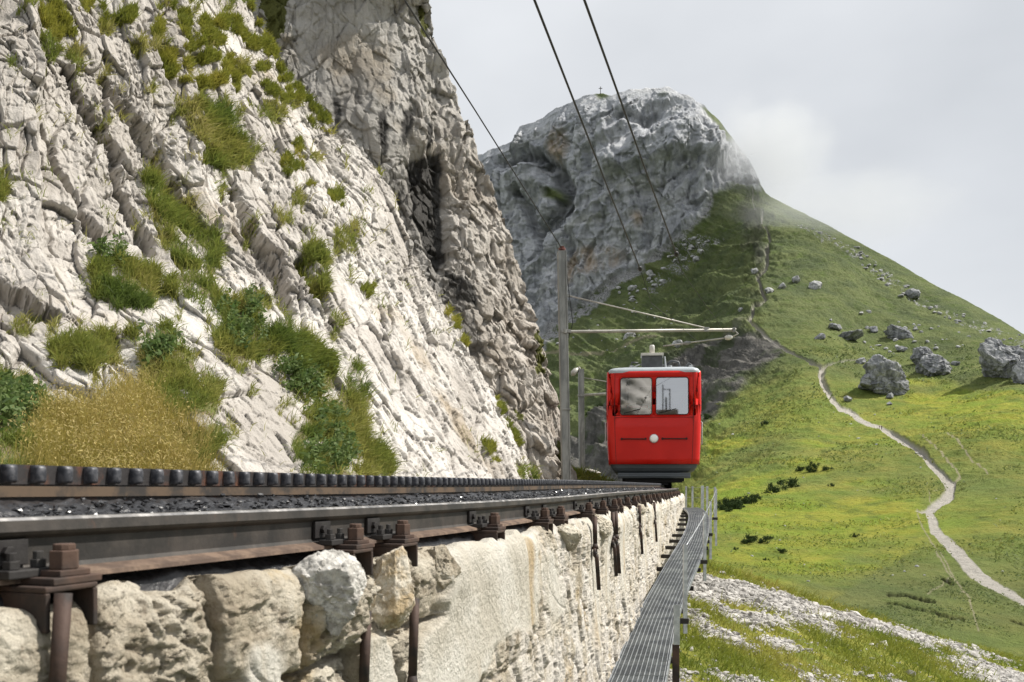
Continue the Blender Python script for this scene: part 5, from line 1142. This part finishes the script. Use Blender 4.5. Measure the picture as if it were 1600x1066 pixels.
# roof equipment
eq = MB(); eq.box((-.03, .62, 2.98), (.50, .42, .28)); bx = eq.build('roof_box', m_darkgrey, car, .012)
mb = MB(); mb.box((-.03, .60, 3.15), (.54, .50, .06)); mb.build('lid', m_white, bx, .008)
mb = MB(); mb.tube([(.30, .60, 2.84), (.27, .60, 3.12)], .025, 8); mb.build('pipe', m_lightgrey, bx)
mb = MB(); mb.tube([(-.03, .48, 3.15), (-.03, .48, 3.36), (-.03, .48, 3.385)], [.062, .062, .045], 16); mb.build('horn_tube', m_white, car, smooth=True)
mb = MB(); mb.tube([(-.55, 2.0, 2.82), (-.55, 2.0, 3.0), (-.3, 3.2, 3.25), (.3, 3.2, 3.25), (.6, 2.0, 3.0), (.6, 2.0, 2.82)], .02, 6); mb.build('pantograph', m_darkgrey, car)
for pts, rr in (([(.34, .9, 2.95), (.45, .9, 3.05), (.62, .9, 3.02), (.68, .9, 2.82)], .028), ([(.74, .95, 2.84), (.88, .95, 2.99), (1.0, .95, 2.9)], .025), ([(-.36, .85, 3.0), (-.52, .85, 3.02), (-.52, .85, 2.9)], .022)):
    mb = MB(); mb.tube(pts, rr, 8); mb.build('roof_cable', m_darkgrey, car, smooth=True)
for x, y in ((.42, .95), (.92, .95), (-.52, .85)):
    mb = MB(); mb.tube([(x, y, 2.80), (x, y, 2.86), (x, y, 2.861), (x, y, 2.90), (x, y, 2.901), (x, y, 2.94)], [.045, .045, .075, .075, .05, .05], 10); mb.build('insulator', m_lightgrey, car)
# interior: floor, driver desk, stepped seats, poles
mb = MB(); mb.box((0, LEN / 2, .66), (2.0, LEN - .3, .05)); mb.build('floor', m_int, car)
mb = MB(); mb.box((0, .42, 1.30), (1.9, .45, .85)); mb.box((-.45, .36, 1.78), (.55, .25, .14)); mb.box((.42, .36, 1.77), (.42, .25, .10)); mb.build('driver_desk', m_seat, car, .02)
for k in range(5):
    y = 1.9 + k * 1.5
    mb = MB(); mb.box((-.48, y, 1.55 + .04 * k), (.85, .10, .85)); mb.box((.48, y, 1.55 + .04 * k), (.85, .10, .85)); mb.box((0, y - .25, 1.10 + .04 * k), (1.9, .45, .08)); mb.build('seat_row', m_seat, car, .03)
for x, y in ((.12, 1.35), (.24, 2.8), (.30, 1.35), (-.62, 1.3)):
    mb = MB(); mb.tube([(x, y, .7), (x, y, 2.68)], .022, 8); mb.build('inside_pole', m_darkgrey, car, smooth=True)
mb = MB(); mb.tube([(-.10, .45, 1.85), (-.13, .45, 2.1)], .018, 8); mb.tube([(-.13, .45, 2.08), (-.13, .45, 2.15)], .05, 10); mb.build('desk_microphone', m_lightgrey, car)
mb = MB(); mb.tube([(-.3, 1.3, 2.44), (.32, 1.3, 2.44)], .018, 6); mb.build('inside_pole', m_darkgrey, car)

# ------------------------------------------------------------------ bank beyond the nose
bx_ = np.linspace(0.7, 3.2, 90); by_ = np.linspace(24.5, 36, 90); BX, BYg = np.meshgrid(bx_, by_)
trk = railX(BYg) - .4
dl = trk - BX
BZ = -.12 + .42 * sstep(1.3, 2.6, dl) * sstep(25, 29, BYg) + .07 * fbm(np.stack([BX, BYg, 0 * BX], -1) * 1.5, 4, .55, 801) - .9 * sstep(.8, .2, dl)
M = Mat('bank_turf', .95, 0, .1); M.color(M.mix(M.ramp(M.noise(5, 5, .6), .4, .6), (.10, .14, .02), (.19, .20, .035)))
bank = np_mesh('grass_bank', np.stack([BX, BYg, BZ], -1), grid_quads(90, 90), mat=M.m); tag(bank, 'small grassy bank beside the track beyond the nose', None, None, 'structure')
r = np.random.default_rng(81); ix = pick((sstep(1.0, 1.6, dl)), 6000, r); v = np.stack([BX, BYg, BZ], -1).reshape(-1, 3)[ix] + r.normal(0, .04, (6000, 3)) * np.array([1, 1, 0])
blades('bank_grass', v, np.tile([0, 0, 1.0], (6000, 1)), np.full((6000, 1), .22), np.full((6000, 1), .03), palette(6000, [(.09, .13, .02), (.16, .19, .03), (.22, .21, .05)], r), m_blade, seed=82, label='short bright grass on the bank beyond the rock nose')
m_boul = None
M = Mat('boulder_limestone', .95, 0, .15)
c = M.mix(M.ramp(M.noise(.35, 8, .68, M.coord((1, 1, .45))), .36, .64), (.13, .135, .145), (.36, .365, .37)); c = M.mix(M.ramp(M.noise(1.3, 6, .7), .56, .66, 0, .7), c, (.085, .088, .09)); M.color(c); M.bump(M.noise(1.6, 7, .7), .9, .35); m_boul = M.m
M = Mat('pale_boulder', .95, 0, .15); c = M.mix(M.ramp(M.noise(.5, 7, .68), .36, .64), (.24, .24, .245), (.52, .52, .51)); M.color(c); M.bump(M.noise(1.6, 7, .7), .9, .3); m_pboul = M.m
tag(rock('white_rock', 91, (.30, .22, .16), (2.72, 33.0, .38), m_wb, sub=4), 'white rock lying on the grass bank beside the car', 'rock')

# ------------------------------------------------------------------ boulders on the mountain
big = [(1375, 616, 76, 46, 'big cracked boulder beside the bend of the footpath', 0), (1440, 572, 44, 32, 'upper pointed half of the split boulder pair', 0), (1458, 594, 58, 34, 'lower broad half of the split boulder pair', 0), (1566, 588, 70, 56, 'largest blocky boulder near the right edge of the meadow', 0), (1597, 594, 34, 44, 'dark boulder cut by the right edge of the photo', 0),
       (985, 533, 22, 13, 'white boulder just below the long pole arm', 1), (1204, 466, 16, 10, 'white boulder right beside the narrow upper path', 1), (1223, 459, 14, 9, 'small pale boulder right of the upper path', 1), (1244, 447, 13, 9, 'small round pale boulder left of the wider one', 1), (1272, 457, 20, 13, 'grey boulder highest in the row right of the path', 1),
       (1306, 512, 24, 9, 'low dark rock left in the rocky band on the slope', 0), (1327, 528, 42, 12, 'long low rock outcrop in the middle of the slope', 0), (1365, 515, 16, 10, 'small grey rock right of the long outcrop', 0), (1403, 524, 38, 18, 'jagged double rock on the slope above the split pair', 0), (1407, 543, 18, 10, 'grey rock just below the jagged double rock', 0), (1343, 577, 18, 9, 'flat grey rock above the big cracked boulder', 0),
       (1427, 459, 24, 12, 'grey boulder high up close to the ridge line', 0), (1281, 536, 15, 10, 'grey rock just above the junction of the paths', 0), (1432, 541, 13, 8, 'small dark rock above the split boulder pair', 0), (1545, 548, 20, 10, 'dark rock above the largest blocky boulder', 0), (1182, 436, 12, 8, 'white block left of the narrow upper path', 1), (1160, 494, 10, 7, 'white block at the top of the eroded gully', 1), (1068, 552, 20, 12, 'pale boulder behind the roof of the red car', 1), (1324, 629, 14, 8, 'small boulder left below the big cracked one', 0), (1390, 634, 10, 6, 'little rock right in front of the big cracked boulder', 0), (1390, 625, 14, 8, 'little rock at the foot of the big cracked boulder', 0), (1493, 574, 14, 8, 'low rock right of the split boulder pair', 0)]
for i, (px_, py_, w_, h_, lab, pale_) in enumerate(big):
    c = on_mountain(px_, py_); k = c[1] / F; sx_ = w_ * k / 2; o = rock('boulder', 300 + i, (sx_ * 1.15, sx_ * .9, h_ * k * .66), (c[0], c[1] - sx_ * .2, c[2] + h_ * k * .28), m_pboul if pale_ else m_boul, sub=6 if w_ > 30 else 4, planes=22, amp=.20, freq=1.6, fine=.02, fac=.085); o.rotation_euler = (.25 * math.sin(i * 2.1), .35 * math.sin(i * 1.3 + 1), i * .7)
    tag(o, lab, 'boulder', 'boulders on the mountain slope')
protos = [rock('stone', 400 + i, (1, .85, .7), (0, 0, -50), m_pboul, sub=3, planes=10, amp=.1) for i in range(5)]
zones = [([(1245, 348), (1340, 388), (1420, 445), (1480, 475), (1600, 528), (1600, 545), (1480, 492), (1400, 458), (1320, 402)], 70, (3, 8), 'pale stone in the rubble band below the ridge', 'stones of the rubble band'),
         ([(1060, 372), (1132, 375), (1060, 432), (1015, 470), (985, 485), (960, 450), (1030, 430)], 55, (3, 9), 'white stone of the rubble fan under the rock face', 'stones of the rubble fan'),
         ([(880, 500), (1000, 480), (1080, 470), (1060, 540), (960, 560), (870, 560)], 35, (2, 5), 'white stone scattered on the dark left slope', 'stones on the left slope'),
         ([(1290, 495), (1430, 495), (1560, 540), (1430, 560), (1300, 545)], 40, (3, 8), 'grey stone among the rocks of the upper meadow', 'stones of the upper meadow'),
         ([(1120, 660), (1280, 600), (1420, 640), (1580, 690), (1580, 900), (1450, 900), (1300, 930), (1150, 880)], 34, (2, 5), 'small pale stone lying in the sunny meadow', 'stones in the sunny meadow')]
r = np.random.default_rng(91); first = [True] * 5; cnt = 0
for poly, n_, (a, b), lab, grp in zones:
    P_ = np.array(poly); lo_, hi_ = P_.min(0), P_.max(0); got = 0
    while got < n_:
        q = r.uniform(lo_, hi_)
        if not pip(q[0], q[1], poly): continue
        j = int(r.integers(5)); c = on_mountain(q[0], q[1]); k = c[1] / F * r.uniform(a, b) * .5 * (1.6 if r.uniform() > .9 else 1)
        o = protos[j] if first[j] else protos[j].copy()
        if not first[j]: COL.objects.link(o)
        first[j] = False; o.location = (c[0], c[1], c[2] + .1 * k); o.scale = (k * r.uniform(.8, 1.4), k, k * r.uniform(.6, 1.1)); o.rotation_euler = (0, 0, r.uniform(0, 6))
        tag(o, lab, 'stone', grp); got += 1
# ------------------------------------------------------------------ dwarf pines in the meadow
M = Mat('pine_needles', .8, 0, .15); M.color(M.mix(M.ramp(M.noise(1.5, 5, .6), .35, .65), (.022, .04, .014), (.055, .085, .022))); m_pine = M.m
m_bark = simple('pine_bark', (.06, .045, .03), .9)
def shrub(seed, n=900):
    r = np.random.default_rng(seed); root = empty('dwarf_pine'); 
    cs = r.normal(0, 1, (9, 3)) * np.array([.5, .5, .28]) + np.array([0, 0, .5]); cs[:, 2] = np.abs(cs[:, 2]); k = r.integers(0, 9, n)
    p_ = cs[k] + r.normal(0, .17, (n, 3)); p_[:, 2] = np.maximum(p_[:, 2], .03); d = r.normal(0, .6, (n, 3)) + np.array([0, 0, .7]); d /= np.linalg.norm(d, axis=1, keepdims=True); s_ = np.cross(d, r.normal(0, 1, (n, 3))); s_ /= np.linalg.norm(s_, axis=1, keepdims=True)
    V = np.stack([p_ - s_ * .055, p_ + s_ * .055, p_ + d * .24], 1); np_mesh('foliage', V, None, np.arange(3 * n).reshape(-1, 3), m_pine, root, smooth=False)
    mb = MB()
    for c_ in cs[:5]: mb.tube([(0, 0, -.3), (c_[0] * .5, c_[1] * .5, c_[2] * .5), tuple(c_)], [.06, .04, .015], 5)
    mb.build('stem', m_bark, root); return root
pr = [shrub(500 + i) for i in range(4)]; firstp = [True] * 4
def pine(px_, py_, h_, lab, grp, seed, sx=1.0):
    r = np.random.default_rng(seed); j = seed % 4; o = pr[j] if firstp[j] else copy_tree(pr[j]); firstp[j] = False
    c = on_mountain(px_, py_); k = c[1] / F * h_ * .8; o.location = (c[0], c[1], c[2] - .05 * k); o.scale = (k * sx * .9, k * sx * .9, k); o.rotation_euler = (0, 0, r.uniform(0, 6)); tag(o, lab, 'dwarf pine', grp)
for i, (a, b, h_) in enumerate([(1131, 797, 13), (1137, 801, 12), (1143, 795, 17), (1148, 799, 14), (1153, 791, 13), (1158, 796, 10), (1164, 789, 12), (1171, 788, 15), (1178, 783, 11), (1183, 780, 9), (1140, 806, 9), (1128, 804, 10)]): pine(a, b, h_, 'dark dwarf pine in the big clump right of the railing', 'clump of dwarf pines by the railing', i)
for i, (a, b, h_, lab) in enumerate([(1211, 767, 16, 'dark dwarf pine alone above the big clump'), (1237, 759, 18, 'dark dwarf pine with a pointed top left of the pair'), (1266, 744, 12, 'dwarf pine taller of the pair on the knoll'), (1251, 742, 9, 'low dwarf pine of the pair on the knoll'), (1272, 738, 9, 'small dwarf pine at the right end of the knoll'), (1290, 741, 8, 'lowest dwarf pine right of the knoll'), (1164, 848, 9, 'left pine of the four below the clump'), (1173, 847, 14, 'tallest pine of the four below the clump'), (1190, 847, 12, 'third pine of the four below the clump'), (1201, 843, 8, 'right pine of the four below the clump'), (1222, 862, 8, 'small pine standing alone in lower meadow'), (1196, 872, 5, 'tiny pine lowest in the meadow'), (1150, 857, 5, 'tiny pine left of the four below the clump'), (1196, 672, 9, 'dark pine on the green flank right of the car'), (1110, 665, 10, 'dark pine beside the right edge of the car'), (1300, 762, 6, 'flat dwarf pine in the mid meadow'), (1337, 838, 6, 'flat dark shrub in the mid meadow under the path')]): pine(a, b, h_, lab, 'single dwarf pines in the meadow', 20 + i, 1.0)
for i, (a, b, h_) in enumerate([(926, 652, 9), (922, 655, 7), (938, 640, 9), (943, 640, 7), (931, 648, 6)]): pine(a, b, h_, 'dark little conifer on the gully rim left of the car', 'conifers on the gully rim', 60 + i, .7)

# ------------------------------------------------------------------ summit cross, two hikers
cb = Vector(on_mountain(938, 148)); k = cb.y / F; m_wood = simple('cross_wood', (.10, .085, .07), .9)
cross = empty('summit_cross', cb); tag(cross, 'thin wooden cross standing on the mountain top', 'cross')
mb = MB(); mb.box((0, 0, 5.0 * k), (.9 * k, .9 * k, 13 * k)); mb.build('post', m_wood, cross)
mb = MB(); mb.box((0, -.5 * k, 8.5 * k), (5.5 * k, .7 * k, .9 * k)); mb.build('crossbar', m_wood, cross)
def person(loc, rz, shirt, legs, label, hair):
    root = empty('person', loc, rz); tag(root, label, 'person', 'hikers on the footpath')
    def skin(name, js, es, rad, mat):
        me = bpy.data.meshes.new(name); me.from_pydata(js, es, []); o = bpy.data.objects.new(name, me); link(o, root); me.materials.append(mat)
        sk = o.modifiers.new('skin', 'SKIN'); 
        for v_, q in zip(me.skin_vertices[0].data, rad): v_.radius = (q, q)
        me.skin_vertices[0].data[0].use_root = True; sk.use_smooth_shade = True; ss = o.modifiers.new('sub', 'SUBSURF'); ss.levels = 1; ss.render_levels = 2; return o
    js = [(0, 0, .95), (0, 0, 1.2), (0, 0, 1.42), (0, -.01, 1.52), (0, -.03, 1.64), (0, -.02, 1.74), (-.19, 0, 1.40), (-.25, -.04, 1.12), (-.24, -.14, .88), (.19, 0, 1.40), (.25, .05, 1.12), (.25, .0, .87), (-.10, 0, .9), (-.11, -.14, .5), (-.11, -.06, .06), (-.11, -.20, .03), (.10, 0, .9), (.11, .10, .5), (.11, .24, .10), (.11, .12, .03)]
    es = [(0, 1), (1, 2), (2, 3), (3, 4), (4, 5), (2, 6), (6, 7), (7, 8), (2, 9), (9, 10), (10, 11), (0, 12), (12, 13), (13, 14), (14, 15), (0, 16), (16, 17), (17, 18), (18, 19)]
    rd = [.15, .15, .16, .06, .10, .085, .07, .05, .035, .07, .05, .035, .10, .07, .05, .04, .10, .07, .05, .04]
    skin('body', js, es, rd, m_skin)
    skin('jacket', [(0, 0, .93), (0, 0, 1.2), (0, 0, 1.42), (-.19, 0, 1.41), (-.25, -.04, 1.12), (.19, 0, 1.41), (.25, .05, 1.12)], [(0, 1), (1, 2), (2, 3), (3, 4), (2, 5), (5, 6)], [.175, .175, .18, .085, .062, .085, .062], shirt)
    skin('trousers', [(0, 0, .95), (-.10, 0, .88), (-.11, -.14, .5), (-.11, -.07, .12), (.10, 0, .88), (.11, .10, .5), (.11, .22, .14)], [(0, 1), (1, 2), (2, 3), (0, 4), (4, 5), (5, 6)], [.165, .115, .085, .065, .115, .085, .065], legs)
    skin('hair', [(0, .015, 1.74), (0, .03, 1.66)], [(0, 1)], [.098, .095], hair)
m_skin = simple('skin', (.50, .32, .24), .6); m_sh1 = simple('purple_jacket', (.14, .07, .11), .8); m_sh2 = simple('black_jacket', (.02, .02, .025), .8); m_tr = simple('light_trousers', (.40, .38, .36), .8); m_tr2 = simple('dark_trousers', (.06, .06, .08), .8); m_hair = simple('dark_hair', (.03, .02, .015), .7)
person(Vector(on_mountain(1374, 672)), R(20), m_sh1, m_tr, 'hiker in purple jacket and light trousers, left of the two on the path', m_hair)
person(Vector(on_mountain(1377, 672)), R(-15), m_sh2, m_tr2, 'hiker in dark clothes, right of the two on the path', m_hair)

# ------------------------------------------------------------------ clouds
def cloud_vol(name, loc, size, dens, label, seed, col=(.985, .99, .995)):
    bm = bmesh.new(); bmesh.ops.create_icosphere(bm, subdivisions=4, radius=1); V = np.array([v.co[:] for v in bm.verts]); Fc = [[v.index for v in f.verts] for f in bm.faces]; bm.free()
    V = V * (1 + .22 * fbm(V * 1.6 + seed, 4, .55, seed))[:, None]
    M = Mat(name + '_vapour'); M.t.nodes.remove(M.b)
    pv = M.n('ShaderNodeVolumePrincipled'); pv.inputs['Color'].default_value = (*col, 1); pv.inputs['Anisotropy'].default_value = .2
    tcn = M.n('ShaderNodeTexCoord'); ln = M.n('ShaderNodeVectorMath', operation='LENGTH'); M.t.links.new(tcn.outputs['Object'], ln.inputs[0])
    fall = M.ramp(ln.outputs['Value'], .35, 1.0, 1.0, 0.0)
    nz = M.noise(2.3, 5, .6, M.coord((1, 1, 1), src=tcn.outputs['Object']))
    d_ = M.math('MULTIPLY', M.math('MULTIPLY', M.ramp(M.math('ADD', nz, M.mul(fall, .32)), .50, .86), fall), dens); M.set(pv.inputs['Density'], d_)
    M.t.links.new(pv.outputs[0], M.t.nodes['Material Output'].inputs['Volume'])
    o = np_mesh(name, V, None, Fc, M.m); o.location = loc; o.scale = size; tag(o, label, None, None, 'stuff'); return o
cloud_vol('cloud', at(1196, 240, 945), (88, 74, 78), .014, 'white cloud clinging to the right shoulder of the summit', 5, (.86, .875, .89))
cloud_vol('cloud', at(1320, 322, 850), (140, 70, 52), .007, 'thin mist drifting along the right ridge line', 8, (.86, .875, .89))
# broken cloud deck high above, right of the view: its shadow lies on the summit and the upper slopes
def deck(name, loc, size, seed, clear):
    bm = bmesh.new(); bmesh.ops.create_icosphere(bm, subdivisions=6, radius=1); V = np.array([v.co[:] for v in bm.verts]); Fc = [[v.index for v in f.verts] for f in bm.faces]; bm.free()
    V = V * (1 + .30 * fbm(V * 2.2 + seed, 5, .55, seed))[:, None]
    M = Mat(name + '_vapour', 1, 0, 0); M.color((.9, .9, .92)); t_ = M.n('ShaderNodeBsdfTransparent'); m_ = M.n('ShaderNodeMixShader'); m_.inputs[0].default_value = 1 - clear
    M.t.links.new(t_.outputs[0], m_.inputs[1]); M.t.links.new(M.b.outputs[0], m_.inputs[2]); M.t.links.new(m_.outputs[0], M.t.nodes['Material Output'].inputs[0])
    o = np_mesh(name, V, None, Fc, M.m); o.location = loc; o.scale = size; return o
tag(deck('cloud', (1500, 1330, 1650), (640, 560, 90), 9, .94), 'cloud bank drifting high above the valley beside the summit', None, None, 'stuff')

# rock spur behind the camera (seen only as the dark reflection in the left window of the car)
sy = np.linspace(-2, 26, 120); sx_ = np.linspace(-40, -4.6, 150); SX, SZ = np.meshgrid(sx_, sy)
SYv = -62 + 5 * sstep(-10, -4.6, SX) * -1 + .55 * SZ * -1
spv = np.stack([SX - .18 * SZ, SYv, SZ], -1); spv[..., 1] += 1.6 * fbm(np.stack([SX * .25 + SZ * .45, SZ * .12, 0 * SX], -1), 5, .6, 901, ridged=True) + .6 * fbm(spv * .9, 4, .6, 903)
sp = np_mesh('cliff', spv, grid_quads(120, 150), mat=wall2.data.materials[0]); tag(sp, 'rock spur standing across the track behind the viewpoint', None, None, 'structure')

# tussocks of the meadow
wt_ = (1 - rk) * (1 - np.clip(m_path + m_trail, 0, 1)) * (1 - blur(m_earth, 2)) * (MY < 620) * (MPX > 1085) * sstep(-.1, .25, fbm(MV * .05, 4, .6, 941)) 
r = np.random.default_rng(43); n_ = 30000; ix = pick(wt_, n_, r); v = MV2.reshape(-1, 3)[ix] + r.normal(0, .4, (n_, 3)) * np.array([1, 1, 0]); k_ = (MY.ravel()[ix] / F)[:, None]
wv_ = warm_sunlit.ravel()[ix][:, None]; cl_a = np.array([(.10, .14, .06), (.13, .17, .07), (.085, .115, .05)])[r.integers(0, 3, n_)]; cl_b = np.array([(.24, .28, .045), (.32, .32, .06), (.18, .23, .04), (.15, .19, .04)])[r.integers(0, 4, n_)]
blades('meadow_tussocks', v, np.tile([0, 0, 1.0], (n_, 1)), 2.6 * k_ * r.lognormal(-.15, .5, (n_, 1)), 2.4 * k_, cl_a * (1 - wv_) + cl_b * wv_, m_blade, seed=44, spread=.9, up=.25, droop=.8, label='rough tussocks of grass all over the sunny meadow')

# pole pair behind the viewpoint, mirrored in the right front window of the car
bp = empty('catenary_pole', (1.75, -45, 0)); tag(bp, 'dark pole pair mirrored in the right front window of the red car', 'catenary pole')
for x, h_, w_ in ((-.30, 12.1, .11), (.34, 11.7, .11), (.0, 10.9, .17)):
    mb = MB(); mb.box((x, 0, h_ / 2), (w_, .12, h_)); mb.build('mast', m_black, bp)
mb = MB(); mb.box((.02, .08, 11.65), (.75, .05, .07)); mb.build('crossbar', m_black, bp)
mb = MB(); mb.box((.1, .3, 4.85), (2.0, .3, 9.7)); mb.build('reflection_block', m_seat, bp)  # unseen block added to give the window reflection its brown lower part
